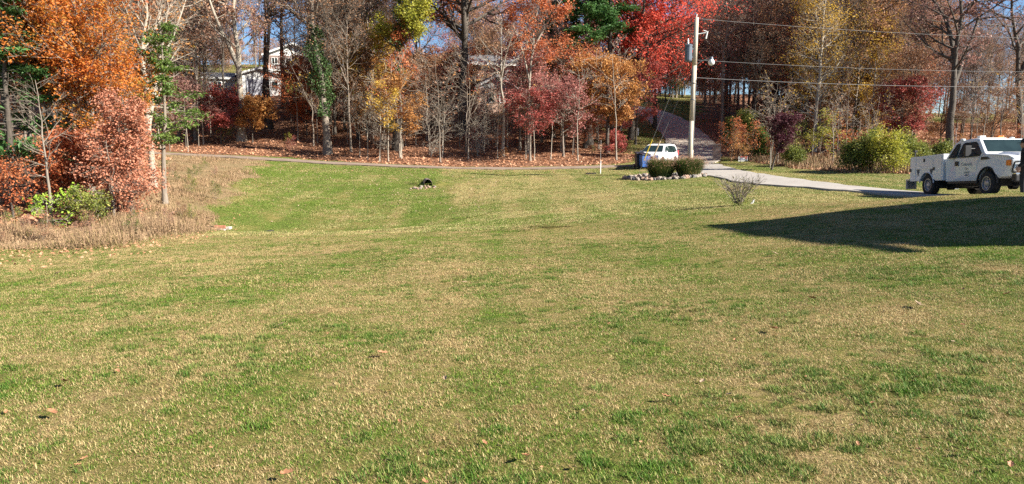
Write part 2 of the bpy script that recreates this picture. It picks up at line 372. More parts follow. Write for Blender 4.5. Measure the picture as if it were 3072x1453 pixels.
def build_terrain():
    ths = np.concatenate([np.linspace(-math.pi, -0.85, 60, endpoint=False), np.linspace(-0.85, 0.85, 620, endpoint=False), np.linspace(0.85, math.pi, 60)])
    rs = np.concatenate([[0.0], np.exp(np.linspace(math.log(0.8), math.log(160), 520)), np.exp(np.linspace(math.log(170), math.log(690), 12))])
    T, Rr = np.meshgrid(ths, rs, indexing='ij'); x = Rr * np.sin(T); y = Rr * np.cos(T); z = H(x, y)
    V = np.stack([x.ravel(), y.ravel(), z.ravel()], 1); nr = len(rs); nth = len(ths)
    ii, jj = np.meshgrid(np.arange(nth - 1), np.arange(nr - 1), indexing='ij'); b = (ii * nr + jj).ravel()
    Fc = np.stack([b, b + 1, b + nr + 1, b + nr], 1)[:, ::-1]
    lw, wd, fo = zones(V[:, 0], V[:, 1])
    u = ucol(V[:, 0], V[:, 1]); Y = V[:, 1]
    me = np_mesh('ground', V, Fc, [('weeds', 'POINT', wd), ('forest', 'POINT', fo)], True)
    return me
def lawn_colour(n, l):
    """straw/green balance of the lawn in world space; shared by ground and grass blades"""
    p = wpos(n)
    flat_ = scaled(n, l, p, (1, 1, 0.2))
    a = noise(n, l, 0.16, 2, 0.5, flat_); b = noise(n, l, 1.1, 3, 0.6, flat_); c = noise(n, l, 8.5, 4, 0.7, flat_)
    st = noise(n, l, 1.0, 2, 0.5, scaled(n, l, p, (0.9, 0.05, 0.2)))
    s = math_(n, l, 'ADD', math_(n, l, 'MULTIPLY', a, 0.75), math_(n, l, 'MULTIPLY', b, 0.75))
    s = math_(n, l, 'ADD', s, math_(n, l, 'MULTIPLY', c, 0.95))
    s = math_(n, l, 'ADD', s, math_(n, l, 'MULTIPLY', st, 0.6))
    # embankment below the lane is greener: distance based on world Y and X
    sx = n.new('ShaderNodeSeparateXYZ'); l.new(p, sx.inputs[0])
    edge = math_(n, l, 'ADD', sx.outputs[0], math_(n, l, 'MULTIPLY', sx.outputs[1], 0.14))
    edge = math_(n, l, 'ADD', edge, math_(n, l, 'MULTIPLY', math_(n, l, 'SUBTRACT', noise(n, l, 0.5, 3, 0.6, flat_), 0.5), 2.5))
    g = n.new('ShaderNodeMapRange'); l.new(sx.outputs[1], g.inputs[0]); g.inputs[1].default_value = 26.5; g.inputs[2].default_value = 29
    h = n.new('ShaderNodeMapRange'); l.new(edge, h.inputs[0]); h.inputs[1].default_value = 2.9; h.inputs[2].default_value = 2.0
    p2 = n.new('ShaderNodeMapRange'); l.new(edge, p2.inputs[0]); p2.inputs[1].default_value = 13; p2.inputs[2].default_value = 3.4
    emb = math_(n, l, 'MULTIPLY', g.outputs[0], h.outputs[0])
    pale = math_(n, l, 'MULTIPLY', math_(n, l, 'MULTIPLY', g.outputs[0], p2.outputs[0]), math_(n, l, 'SUBTRACT', 1.0, h.outputs[0]))
    s = math_(n, l, 'ADD', s, math_(n, l, 'MULTIPLY', pale, 0.10))
    s = math_(n, l, 'SUBTRACT', s, math_(n, l, 'MULTIPLY', emb, 0.17))
    return s
def ground_mat():
    m, n, l, b = new_mat('ground_cover')
    p = wpos(n); s = lawn_colour(n, l)
    fine = noise(n, l, 60, 5, 0.8, p)
    lawn = ramp(n, l, s, [(1.25 / 2, (0.10, 0.14, 0.03)), (1.5 / 2, (0.21, 0.19, 0.06)), (1.75 / 2, (0.32, 0.24, 0.12))])
    # ramp positions are relative to 0..1 so halve s
    lawn_node = lawn.node; sc = math_(n, l, 'MULTIPLY', s, 0.5)
    l.new(sc, lawn_node.inputs[0])
    lawn = mix(n, l, 1.0, lawn, ramp(n, l, fine, [(0.36, (0.25, 0.25, 0.22)), (0.62, (1.3, 1.25, 1.2))]), 'MULTIPLY')
    wc = ramp(n, l, noise(n, l, 6, 5, 0.7, p), [(0.3, (0.12, 0.10, 0.04)), (0.7, (0.34, 0.24, 0.14))])
    fc = ramp(n, l, noise(n, l, 7, 6, 0.75, p), [(0.28, (0.06, 0.03, 0.02)), (0.5, (0.20, 0.10, 0.06)), (0.72, (0.38, 0.22, 0.13))])
    e = noise(n, l, 2.2, 4, 0.7, p)
    def soft(a): 
        q = math_(n, l, 'ADD', attr(n, a), math_(n, l, 'MULTIPLY', math_(n, l, 'SUBTRACT', e, 0.5), 0.7))
        mr = n.new('ShaderNodeMapRange'); l.new(q, mr.inputs[0]); mr.inputs[1].default_value = 0.4; mr.inputs[2].default_value = 0.6; return mr.outputs[0]
    c = mix(n, l, soft('weeds'), lawn, wc); c = mix(n, l, soft('forest'), c, fc)
    l.new(c, b.inputs['Base Color']); b.inputs['Roughness'].default_value = 0.95; b.inputs['Specular IOR Level'].default_value = 0.1
    bump(n, l, fine, b, 0.6, 0.06); return m
GROUND = mesh_obj('ground', build_terrain(), ground_mat(), kind='structure', label='rolling mown lawn, leafy woodland floor and wooded hillside')

def strip(name, P, w, mat, lift=0.05, label=None, n=7, skirt=0.15):
    d = np.gradient(P, axis=0); d /= np.linalg.norm(d, axis=1)[:, None]; nrm = np.stack([-d[:, 1], d[:, 0]], 1)
    offs = list(np.linspace(-w / 2, w / 2, n)); V = []
    wob = 0.06 * np.sin(np.arange(len(P)) * 0.9) + 0.04 * np.sin(np.arange(len(P)) * 2.3)
    for i in range(len(P)):
        for k, o in enumerate([offs[0] - 0.01] + offs + [offs[-1] + 0.01]):
            edge = k in (0, n + 1)
            oo = o + (wob[i] if k >= n else (-wob[i] if k <= 1 else 0)); q = P[i] + nrm[i] * oo
            V.append((q[0], q[1], Hs(*q) + (lift if not edge else -skirt)))
    m_ = n + 2
    Fc = [(i * m_ + k, i * m_ + k + 1, (i + 1) * m_ + k + 1, (i + 1) * m_ + k) for i in range(len(P) - 1) for k in range(m_ - 1)]
    me = np_mesh(name, V, Fc)
    return mesh_obj(name, me, mat, kind='structure', label=label)
def concrete(name, lo, hi, spots=0.0, sc=1.2):
    m, n, l, b = new_mat(name); p = wpos(n)
    f = noise(n, l, sc, 6, 0.65, p); g = noise(n, l, 26, 3, 0.6, p)
    c = ramp(n, l, f, [(0.3, lo), (0.7, hi)]); c = mix(n, l, 0.35, c, ramp(n, l, g, [(0.35, tuple(x * 0.6 for x in lo)), (0.65, hi)]))
    if spots:
        v = noise(n, l, 5, 5, 0.8, p); c = mix(n, l, ramp(n, l, v, [(0.60, (0, 0, 0)), (0.66, (1, 1, 1))]), c, (0.22, 0.12, 0.07))
    l.new(c, b.inputs['Base Color']); b.inputs['Roughness'].default_value = 0.9; bump(n, l, g, b, 0.3, 0.01); return m
strip('driveway', DD, 3.3, concrete('pale_concrete', (0.29, 0.265, 0.24), (0.40, 0.37, 0.33), 1), 0.085, 'pale concrete driveway curving behind the truck')
strip('road', DRD, 4.6, concrete('old_asphalt', (0.38, 0.33, 0.27), (0.52, 0.46, 0.38), 1), 0.07, 'grey asphalt lane climbing the wooded hill')
strip('path', DL, 1.7, concrete('gravel_lane', (0.17, 0.12, 0.09), (0.30, 0.23, 0.18), 1), 0.075, 'narrow gravel lane along the foot of the wood')

# ------------------------------------------------------------------ grass (stuff)
def blades(n, size, length, width, rng, lean=1.0, clumps=0):
    cx = rng.uniform(-size / 2, size / 2, (n, 2))
    if clumps:
        cc = rng.uniform(-size / 2, size / 2, (clumps, 2)); k = rng.integers(0, clumps, n // 3)
        cx[: n // 3] = cc[k] + rng.normal(0, size * 0.03, (n // 3, 2))
    a = rng.uniform(0, 2 * math.pi, n); L = length * rng.uniform(0.55, 1.35, n); le = rng.uniform(0.35, 1.0, n) * lean
    wx, wy = np.cos(a + 1.57) * width / 2 * rng.uniform(.7, 1.3, n), np.sin(a + 1.57) * width / 2 * rng.uniform(.7, 1.3, n)
    dx, dy = np.cos(a) * L * np.sin(le), np.sin(a) * L * np.sin(le); dz = L * np.cos(le)
    b = np.stack([cx[:, 0], cx[:, 1], np.zeros(n) - 0.01], 1)
    v0 = b - np.stack([wx, wy, 0 * wx], 1); v1 = b + np.stack([wx, wy, 0 * wx], 1)
    md = b + np.stack([dx * .45, dy * .45, dz * .62], 1); v2 = md + np.stack([wx, wy, 0 * wx], 1) * .8; v3 = md - np.stack([wx, wy, 0 * wx], 1) * .8
    tip = b + np.stack([dx, dy, dz], 1)
    V = np.stack([v0, v1, v2, v3, tip], 1).reshape(-1, 3); i = np.arange(n) * 5
    Fc = np.concatenate([np.stack([i, i + 1, i + 2], 1), np.stack([i, i + 2, i + 3], 1), np.stack([i + 3, i + 2, i + 4], 1)])
    r_ = rng.uniform(0, 1, n); return V, Fc, np.concatenate([r_, r_, r_])
def grass_mat(name, green, straw, trans=0.25, bias=0.0):
    m, n, l, b = new_mat(name); s = lawn_colour(n, l); r_ = attr(n, 'rnd')
    q = math_(n, l, 'ADD', math_(n, l, 'MULTIPLY', math_(n, l, 'SUBTRACT', s, 1.50 + bias), 1.9), r_)
    mr = n.new('ShaderNodeMapRange'); l.new(q, mr.inputs[0]); mr.inputs[1].default_value = 0.44; mr.inputs[2].default_value = 0.56
    gcol = ramp(n, l, r_, [(0, green[0]), (0.5, green[1]), (1, green[2])]); scol = ramp(n, l, math_(n, l, 'FRACT', math_(n, l, 'MULTIPLY', r_, 7.3)), [(0, straw[0]), (0.5, straw[1]), (1, straw[2])])
    c = mix(n, l, mr.outputs[0], gcol, scol)
    dead = ramp(n, l, noise(n, l, 1.7, 4, 0.7, scaled(n, l, wpos(n), (1, 1, .2))), [(0.56, (0, 0, 0)), (0.72, (1, 1, 1))]); c = mix(n, l, math_(n, l, 'MULTIPLY', dead, 0.55), c, (0.40, 0.24, 0.13))
    lush = ramp(n, l, noise(n, l, 1.3, 4, 0.65, scaled(n, l, wpos(n), (1.1, .9, .2))), [(0.30, (1, 1, 1)), (0.42, (0, 0, 0))]); c = mix(n, l, math_(n, l, 'MULTIPLY', lush, 0.6), c, (0.07, 0.15, 0.02))
    l.new(c, b.inputs['Base Color']); b.inputs['Roughness'].default_value = 0.6; b.inputs['Specular IOR Level'].default_value = 0.25
    tr = n.new('ShaderNodeBsdfTranslucent'); l.new(c, tr.inputs[0]); mx = n.new('ShaderNodeMixShader'); mx.inputs[0].default_value = trans
    l.new(b.outputs[0], mx.inputs[1]); l.new(tr.outputs[0], mx.inputs[2]); l.new(mx.outputs[0], n['Material Output'].inputs[0]); return m
GR = [(0.05, 0.12, 0.012), (0.14, 0.23, 0.025), (0.32, 0.38, 0.06)]; ST = [(0.30, 0.19, 0.085), (0.47, 0.36, 0.16), (0.60, 0.49, 0.25)]
grass_m = grass_mat('grass_blades', GR, ST)
far_m = grass_mat('grass_far', [(0.08, 0.15, 0.02), (0.17, 0.25, 0.04), (0.30, 0.36, 0.07)], [(0.30, 0.25, 0.09), (0.46, 0.40, 0.17), (0.60, 0.52, 0.26)])
def patch_collection(name, n, size, length, width, mat, k=3, lean=1.1, clumps=0):
    c = bpy.data.collections.new(name)
    for i in range(k):
        V, Fc, r_ = blades(n, size, length, width, np.random.default_rng(50 + i), lean, clumps)
        me = np_mesh(name, V, Fc, [('rnd', 'FACE', r_)]); me.materials.append(mat)
        c.objects.link(bpy.data.objects.new(name + '_source', me))
    return c
def scatter(name, pts, coll, smin, smax, label, cat):
    me = bpy.data.meshes.new(name); me.vertices.add(len(pts)); me.vertices.foreach_set('co', np.asarray(pts, np.float32).ravel())
    e_ = 0.12; gx_ = (H(pts[:, 0] + e_, pts[:, 1]) - H(pts[:, 0] - e_, pts[:, 1])) / (2 * e_); gy_ = (H(pts[:, 0], pts[:, 1] + e_) - H(pts[:, 0], pts[:, 1] - e_)) / (2 * e_)
    nz = Vector((0, 0, 1)); rot = np.array([(nz.rotation_difference(Vector((-a_, -b_, 1))).to_matrix() @ Matrix.Rotation(z_, 3, 'Z')).to_euler() for a_, b_, z_ in zip(gx_, gy_, RG.uniform(0, 6.283, len(pts)))], dtype=np.float32)
    at_ = me.attributes.new('rot', 'FLOAT_VECTOR', 'POINT'); at_.data.foreach_set('vector', rot.ravel()); me.update()
    ng = bpy.data.node_groups.new(name, 'GeometryNodeTree')
    ng.interface.new_socket('Geometry', in_out='INPUT', socket_type='NodeSocketGeometry'); ng.interface.new_socket('Geometry', in_out='OUTPUT', socket_type='NodeSocketGeometry')
    N = ng.nodes; L = ng.links; gi = N.new('NodeGroupInput'); go = N.new('NodeGroupOutput')
    ip = N.new('GeometryNodeInstanceOnPoints'); ci = N.new('GeometryNodeCollectionInfo'); ci.inputs['Collection'].default_value = coll
    ci.inputs['Separate Children'].default_value = True; ci.inputs['Reset Children'].default_value = True
    ip.inputs['Pick Instance'].default_value = True
    rv = N.new('GeometryNodeInputNamedAttribute'); rv.data_type = 'FLOAT_VECTOR'; rv.inputs[0].default_value = 'rot'
    rs = N.new('FunctionNodeRandomValue'); rs.data_type = 'FLOAT'; rs.inputs[2].default_value = smin; rs.inputs[3].default_value = smax; rs.inputs['Seed'].default_value = 3
    L.new(gi.outputs[0], ip.inputs['Points']); L.new(ci.outputs[0], ip.inputs['Instance']); L.new(rv.outputs[0], ip.inputs['Rotation']); L.new(rs.outputs[1], ip.inputs['Scale'])
    L.new(ip.outputs[0], go.inputs[0])
    o = mesh_obj(name, me, None, label=label, cat=cat, kind='stuff'); md = o.modifiers.new('scatter', 'NODES'); md.node_group = ng
    return o
def lawn_points(y0, y1, step, lim=0.80, jit=0.5, keep=None):
    ys = np.arange(y0, y1, step); P = []
    for y in ys:
        xs = np.arange(-lim * y - 1.5, lim * y + 1.5, step); P.append(np.stack([xs, np.full(len(xs), y)], 1))
    P = np.concatenate(P); P += RG.uniform(-step * jit, step * jit, P.shape); lw, wd, fo = zones(P[:, 0], P[:, 1])
    ok = (dist_path(P[:, 0], P[:, 1], DD) > 1.15 + step * 0.25) & (dist_path(P[:, 0], P[:, 1], DL) > 0.45 + step * 0.25) & (dist_path(P[:, 0], P[:, 1], DRD) > 1.7 + step * 0.3)
    ok &= (((P[:, 0] - BED[0]) / (BED[2] + .1)) ** 2 + ((P[:, 1] - BED[1]) / (BED[3] + .1)) ** 2) > 1
    ok &= np.hypot(P[:, 0] - XU(1284, 46), P[:, 1] - 45.6) > 0.7
    ok &= lw > 0.5
    P = P[ok]; return np.column_stack([P, H(P[:, 0], P[:, 1])])
near_c = patch_collection('turf_near', 3600, 0.5, 0.028, 0.0036, grass_m, 5, 1.45, 260)
mid_c = patch_collection('turf_mid', 4200, 0.8, 0.030, 0.0052, grass_m, 5, 1.42, 300)
far_c = patch_collection('turf_far', 3000, 1.6, 0.042, 0.012, far_m, 4, 1.25, 200)
scatter('lawn_grass', lawn_points(2.2, 9.5, 0.33), near_c, 0.75, 1.3, 'short straw and green blades of the near lawn', 'grass')
lush_m = grass_mat('lush_blades', [(0.04, 0.11, 0.012), (0.09, 0.19, 0.02), (0.18, 0.28, 0.04)], [(0.10, 0.17, 0.03), (0.20, 0.24, 0.05), (0.36, 0.32, 0.12)])
tuft_c = patch_collection('turf_tuft', 170, 0.16, 0.055, 0.0055, lush_m, 4, 1.2, 0)
def tuft_points(n):
    Y = 2.3 + 17 * RG.uniform(0, 1, n) ** 0.9; x = RG.uniform(-.8, .8, n) * Y; f = np.sin(x * 1.3 + 2 * np.sin(Y * .8)) + np.sin(Y * 1.9 - x * .7 + 1) + .8 * np.sin(x * 3.1 + Y * 2.7) + RG.normal(0, .9, n)
    k = f > 1.25; return np.column_stack([x[k], Y[k], H(x[k], Y[k])])
scatter('grass_tufts', tuft_points(9000), tuft_c, 0.42, 0.92, 'darker green tufts growing through the near lawn', 'grass')
scatter('lawn_grass', lawn_points(9.3, 24, 0.55), mid_c, 0.75, 1.3, 'mown grass of the middle lawn running to the swale', 'grass')
scatter('lawn_grass', lawn_points(23.6, 70, 1.1), far_c, 0.8, 1.25, 'green grass of the far lawn and bank below the lane', 'grass')
scatter('lawn_grass', lawn_points(70, 128, 2.4, 0.75), far_c, 1.6, 2.2, 'grass on the open slopes at the top of the hill', 'grass')

# ------------------------------------------------------------------ trees
UP = np.array([0, 0, 1.0])
def nrm(a): return a / np.maximum(np.linalg.norm(a, axis=-1, keepdims=True), 1e-9)
def at_t(P, idx, t):
    K = P.shape[1]; f = np.clip(t * (K - 1), 0, K - 1.001); i = f.astype(int); a = (f - i)[:, None]
    p = P[idx, i] * (1 - a) + P[idx, i + 1] * a; return p, nrm(P[idx, i + 1] - P[idx, i])
def grow(P, Rad, L, n, t0, t1, ang, lenf, K, up, wob, rng, rfac=0.55, rmin=0.004):
    N = P.shape[0]; idx = np.repeat(np.arange(N), n); m = len(idx)
    t = t0 + (t1 - t0) * (np.tile(np.arange(n), N) + rng.uniform(0.1, 0.9, m)) / n
    pos, d = at_t(P, idx, t); Kp = P.shape[1]; rr = Rad[idx, np.clip((t * (Kp - 1)).astype(int), 0, Kp - 1)]
    q = rng.normal(0, 1, (m, 3)); q = nrm(q - (q * d).sum(1, keepdims=True) * d)
    a = np.radians(rng.uniform(ang[0], ang[1], m))[:, None]; dv = nrm(np.cos(a) * d + np.sin(a) * q)
    ln = lenf(t) * L[idx] * rng.uniform(0.65, 1.25, m); pts = [pos]; p = pos.copy()
    for k in range(K - 1):
        p = p + dv * (ln / (K - 1))[:, None]; pts.append(p.copy()); dv = nrm(dv + up * UP / (K - 1) + rng.normal(0, wob, (m, 3)))
    r0 = np.minimum(rr * rfac, np.maximum(ln * 0.028, rmin)); tt = np.linspace(1, 0.25, K)[None, :]
    return np.stack(pts, 1), np.maximum(r0[:, None] * tt, rmin * 0.6), ln, idx
def tubes(P, Rad, S):
    N, K, _ = P.shape; d = nrm(np.gradient(P, axis=1)); ref = np.where(np.abs(d[..., 2:3]) > 0.9, np.array([1.0, 0, 0]), UP)
    a = nrm(np.cross(d, ref)); b = np.cross(d, a); th_ = np.arange(S) * 2 * math.pi / S
    V = P[:, :, None, :] + Rad[:, :, None, None] * (a[:, :, None, :] * np.cos(th_)[None, None, :, None] + b[:, :, None, :] * np.sin(th_)[None, None, :, None])
    i = np.arange(N)[:, None, None] * K * S; k = np.arange(K - 1)[None, :, None] * S; s = np.arange(S)[None, None, :]; s2 = (s + 1) % S
    Fc = np.stack([i + k + s, i + k + s2, i + k + S + s2, i + k + S + s], -1).reshape(-1, 4)
    return V.reshape(-1, 3), Fc
def join(parts):
    V, Fc, o = [], [], 0
    for v, f in parts: V.append(v); Fc.append(f + o); o += len(v)
    return np.concatenate(V), np.concatenate(Fc)
def leaf_quads(C, size, rng, flat_=0.5, aspect=0.7, dirs=None):
    n = len(C); nn = rng.normal(0, 1, (n, 3)); nn[:, 2] = np.abs(nn[:, 2]) + flat_; nn = nrm(nn)
    a = rng.normal(0, 1, (n, 3)) if dirs is None else dirs; a = nrm(a - (a * nn).sum(1, keepdims=True) * nn); b = np.cross(nn, a)
    s = (size * rng.uniform(0.6, 1.3, n))[:, None]
    v0 = C - a * s * .5; v2 = C + a * s * .5; v1 = C + b * s * .5 * aspect + nn * s * .12; v3 = C - b * s * .5 * aspect + nn * s * .12
    V = np.stack([v0, v1, v2, v3], 1).reshape(-1, 3); return V, np.arange(n * 4).reshape(n, 4), rng.uniform(0, 1, n)
def make_tree(h, seed, r0=None, base=0.35, spread=0.3, n1=18, n2=7, n3=5, nl=9, leaf=0.17, lsp=0.28, angle=(45, 75), up=0.35, lean=0.0, leandir=0.0,
              forks=0, wob=0.02, shape='round', conifer=False, min_twig=0.008, bareness=0.0, crook=1.0):
    rng = np.random.default_rng(seed); r0 = r0 or h * 0.016; K = 12
    t = np.linspace(0, 1, K); P = np.zeros((1, K, 3)); P[0, :, 2] = t * h
    w = np.cumsum(rng.normal(0, wob * h * 0.5 * crook, (K, 2)), 0); w -= w[0]; P[0, :, :2] = w * (t[:, None] ** 0.7)
    P[0, :, 0] += lean * h * t * math.cos(leandir); P[0, :, 1] += lean * h * t * math.sin(leandir)
    Rad = (r0 * (1 - 0.86 * t ** 0.9))[None, :]; Rad[0, 0] *= 1.35; L = np.array([h])
    parts = [tubes(P, Rad, 8)]; stems, sr, slen = P, Rad, L
    if conifer:
        f = lambda t_: spread * (1.08 - t_) ** 0.7
        P1, R1, L1, _ = grow(P, Rad, L, n1, base, 0.98, (70, 95), f, 6, 0.12, 0.05, rng, 0.35, 0.012)
        P2, R2, L2, _ = grow(P1, R1, L1, n2, 0.25, 1.0, (30, 60), lambda t_: 0.34 * (1.2 - t_), 4, 0.05, 0.05, rng, 0.6, min_twig)
        P2[..., 2] = P2[..., 2] * 0.55 + P2[:, :1, 2] * 0.45
        parts += [tubes(P1, R1, 4), tubes(P2, R2, 3)]
        idx = np.repeat(np.arange(len(P2)), nl); c, d = at_t(P2, idx, rng.uniform(0.2, 1, len(idx)))
        C = c + rng.normal(0, lsp * 0.4, (len(idx), 3)) * np.array([1, 1, 0.45]); dd = nrm(d + rng.normal(0, 0.7, d.shape))
        V, Fc, rv = leaf_quads(C, leaf, rng, 0.9, 0.34, dd)
        return join(parts), (V, Fc, rv)
    allst = [(P, Rad, L)]
    if forks:
        Pf, Rf, Lf, _ = grow(P, Rad, L, forks, base * 0.8, base * 1.3, (16, 32), lambda t_: 0.6 + 0 * t_, 9, 0.15, 0.05, rng, 0.8, 0.02)
        Rf = np.maximum(Rf, r0 * 0.62 * np.linspace(1, 0.2, 9)[None, :]); parts.append(tubes(Pf, Rf, 7)); allst.append((Pf, Rf, Lf))
    prim = []
    sh = {'round': lambda t_: spread * (0.45 + 0.9 * np.sin(np.clip((t_ - base) / (1 - base), 0, 1) * 2.6 + 0.35)) * 0.85,
          'cone': lambda t_: spread * (1.15 - (t_ - base) / (1 - base)), 'bushy': lambda t_: spread * (1.1 - 0.55 * t_),
          'column': lambda t_: spread * (0.9 - 0.35 * t_)}[shape]
    for (Ps, Rs, Ls) in allst:
        st = base if Ps.shape[1] == 12 else 0.25
        P1, R1, L1, _ = grow(Ps, Rs, Ls * (1 if Ps.shape[1] == 12 else 1.1), n1 if Ps.shape[1] == 12 else max(5, n1 // 3), st, 0.99, angle, sh if Ps.shape[1] == 12 else (lambda t_: spread * 0.8 * (1.1 - 0.5 * t_)), 7, up, 0.09, rng, 0.6, min(0.02, r0 * 0.16))
        prim.append((P1, R1, L1))
    P1 = np.concatenate([p[0] for p in prim]); R1 = np.concatenate([p[1] for p in prim]); L1 = np.concatenate([p[2] for p in prim])
    parts.append(tubes(P1, R1, 5))
    P2, R2, L2, _ = grow(P1, R1, L1, n2, 0.22, 1.0, (28, 62), lambda t_: 0.62 * (1.15 - 0.6 * t_), 5, up * 0.5, 0.12, rng, 0.65, min_twig * 1.4)
    parts.append(tubes(P2, R2, 4))
    P3, R3, L3, _ = grow(P2, R2, L2, n3, 0.2, 1.0, (25, 65), lambda t_: 0.55 * (1.15 - 0.6 * t_), 4, up * 0.3, 0.14, rng, 0.7, min_twig)
    parts.append(tubes(P3, R3, 3))
    leaves = None
    if nl > 0:
        keep = rng.uniform(0, 1, len(P3)) >= bareness; Pk = P3[keep]
        idx = np.repeat(np.arange(len(Pk)), nl); c, d = at_t(Pk, idx, rng.uniform(0.1, 1, len(idx)))
        C = c + rng.normal(0, lsp * 0.5, (len(idx), 3)) * np.array([1, 1, 0.7]); leaves = leaf_quads(C, leaf, rng)
    return join(parts), leaves
def tree_object(name, data, bark, leafm, loc, rz=0, sc=1.0, **k):
    root = empty(name, loc, (0, 0, rz), **k); root.scale = (sc,) * 3
    (V, Fc), lv = data
    mesh_obj('trunk', np_mesh('trunk', V, Fc, None, True), bark, root)
    if lv is not None: mesh_obj('crown', np_mesh('crown', lv[0], lv[1], [('rnd', 'FACE', lv[2])]), leafm, root)
    return root
def T(u, Y, vtop, name, leafk, barkk, label, rz=0, cat='tree', ubase=None, **kw):
    x = XU(u, Y, 480); z = Hs(x, Y) - 0.08; h = max(1.0, W(u, vtop, Y).z - z)
    return tree_object(name, make_tree(h, kw.pop('seed', abs(int(u * 7 + Y))), **kw), BARK[barkk], LEAF.get(leafk), (x, Y, z), rz, label=label, cat=cat)

# --- trees the photo singles out, left to right
T(30, 30, -120, 'pine_tree', 'pine', 'dark', 'dark green pine at the far left edge of the wood', conifer=True, base=0.12, spread=0.22, n1=60, n2=9, nl=14, leaf=0.26, lsp=0.35)
T(-90, 34, -100, 'pine_tree', 'pine', 'dark', 'pine half cut off by the left border behind the other pine', conifer=True, base=0.1, spread=0.25, n1=60, n2=9, nl=12, leaf=0.26, lsp=0.35)
T(140, 25.5, 240, 'bare_tree', None, 'grey', 'slender pale leafless tree standing before the left wood', base=0.34, spread=0.2, n1=20, n2=4, n3=3, nl=0, angle=(42, 68), up=0.18, r0=0.062, min_twig=0.0035, wob=0.012)
T(265, 32, -90, 'maple_tree', 'orange', 'grey', 'big maple with bright orange leaves over the left wood', base=0.36, spread=0.31, n1=30, n2=8, n3=7, nl=11, leaf=0.115, lsp=0.36, r0=0.2, forks=2, seed=5)
T(170, 31, -60, 'maple_tree', 'orange', 'grey', 'orange maple left of the biggest maple and overlapping it', base=0.42, spread=0.26, n1=20, n2=7, n3=6, nl=10, leaf=0.115, lsp=0.36, r0=0.15, seed=9)
T(330, 31.0, 190, 'maple_tree', 'orange', 'grey', 'lower maple turning from green to orange below the big one', base=0.3, spread=0.32, n1=20, n2=7, n3=5, nl=10, leaf=0.11, lsp=0.32, r0=0.1, seed=19)
T(385, 28.5, 292, 'beech_tree', 'beech', 'grey', 'beech in dry coppery leaves hanging low over the weedy bank', base=0.06, spread=0.24, n1=34, n2=8, n3=6, nl=7, leaf=0.10, lsp=0.32, angle=(55, 90), up=0.05, shape='bushy', r0=0.09, seed=3)
T(330, 27.5, 420, 'beech_tree', 'beech', 'grey', 'smaller coppery beech left of the tall coppery one', base=0.12, spread=0.42, n1=20, n2=7, n3=5, nl=5, leaf=0.10, lsp=0.32, angle=(60, 92), up=0.0, shape='bushy', r0=0.06, seed=4)
T(455, 38, -160, 'sycamore_tree', 'brownorange', 'pale', 'tall tree with pale mottled trunk and long leaning bare limbs', base=0.3, spread=0.30, n1=18, n2=6, n3=5, nl=2, leaf=0.14, angle=(35, 62), r0=0.19, forks=2, bareness=0.5, seed=21, lean=0.02)
T(487, 33, 70, 'pine_tree', 'green', 'grey', 'young green pine with flat sprays beside the pale mottled trunk', conifer=True, base=0.3, spread=0.26, n1=36, n2=8, nl=14, leaf=0.2, lsp=0.4, seed=31)
T(560, 44, -150, 'bare_tree', 'rust', 'pale', 'leaning tree with long pale bare branch at the wood edge', base=0.35, spread=0.3, n1=14, n2=6, n3=5, nl=2, leaf=0.13, bareness=0.4, lean=0.18, leandir=0.0, r0=0.14, seed=33, ) if False else None
T(728, 74, -190, 'oak_tree', 'rust', 'pale', 'tall forked tree with stout pale trunk near the lane', base=0.42, spread=0.26, n1=20, n2=7, n3=6, nl=6, leaf=0.20, lsp=0.5, forks=1, r0=0.42, seed=12, lean=-0.01)
T(798, 84, -170, 'oak_tree', 'mauve', 'dark', 'left one of the two thin dark trunks before the white garage', base=0.5, spread=0.2, n1=16, n2=6, n3=5, nl=5, leaf=0.2, lsp=0.5, r0=0.3, seed=13)
T(816, 80, -160, 'oak_tree', 'brown', 'dark', 'right one of the two thin dark trunks before the white garage', base=0.5, spread=0.2, n1=16, n2=6, n3=5, nl=5, leaf=0.2, lsp=0.5, r0=0.3, seed=14)
T(858, 92, -150, 'oak_tree', 'mauve', 'dark', 'dark trunk left of the upper brick house', base=0.45, spread=0.22, n1=14, n2=6, n3=5, nl=3, leaf=0.22, lsp=0.6, r0=0.35, seed=15)
T(935, 88, -200, 'oak_tree', 'brown', 'dark', 'dark tree with crooked limbs against the blue sky', base=0.35, spread=0.26, n1=18, n2=6, n3=5, nl=2, leaf=0.2, lsp=0.5, r0=0.4, seed=16, bareness=0.4)
def ivy(root, r_, z0, z1, n, kind, size, seed, name='ivy'):
    rng = np.random.default_rng(seed); tr = next(c for c in root.children if c.name.startswith('trunk')).data
    # centre line from the first tube of the trunk mesh
    P = np.array([np.mean([tr.vertices[k * 8 + j].co for j in range(8)], axis=0) for k in range(12)])
    zz = rng.uniform(z0, z1, n); cx = np.interp(zz, P[:, 2], P[:, 0]); cy = np.interp(zz, P[:, 2], P[:, 1]); a = rng.uniform(0, 6.283, n)
    prof = r_ * rng.uniform(0.25, 1.0, n) ** 0.6 * (0.35 + 0.25 * np.sin(zz * 0.9 + seed) + 0.22 * np.sin(zz * 2.3 + 2 * seed + a) + 0.2 * np.sin(a * 2 + zz * 1.3))
    prof = np.abs(prof) + 0.12
    C = np.stack([cx + np.cos(a) * prof, cy + np.sin(a) * prof, zz], 1); V, Fc, rv = leaf_quads(C, size, rng, 0.2)
    mesh_obj(name, np_mesh(name, V, Fc, [('rnd', 'FACE', rv)]), LEAF[kind], root)
t_ = T(984, 68, -210, 'oak_tree', 'brown', 'grey', 'stout tree wrapped in dark green ivy halfway up', base=0.55, spread=0.24, n1=18, n2=6, n3=5, nl=4, leaf=0.2, lsp=0.5, r0=0.38, seed=17)
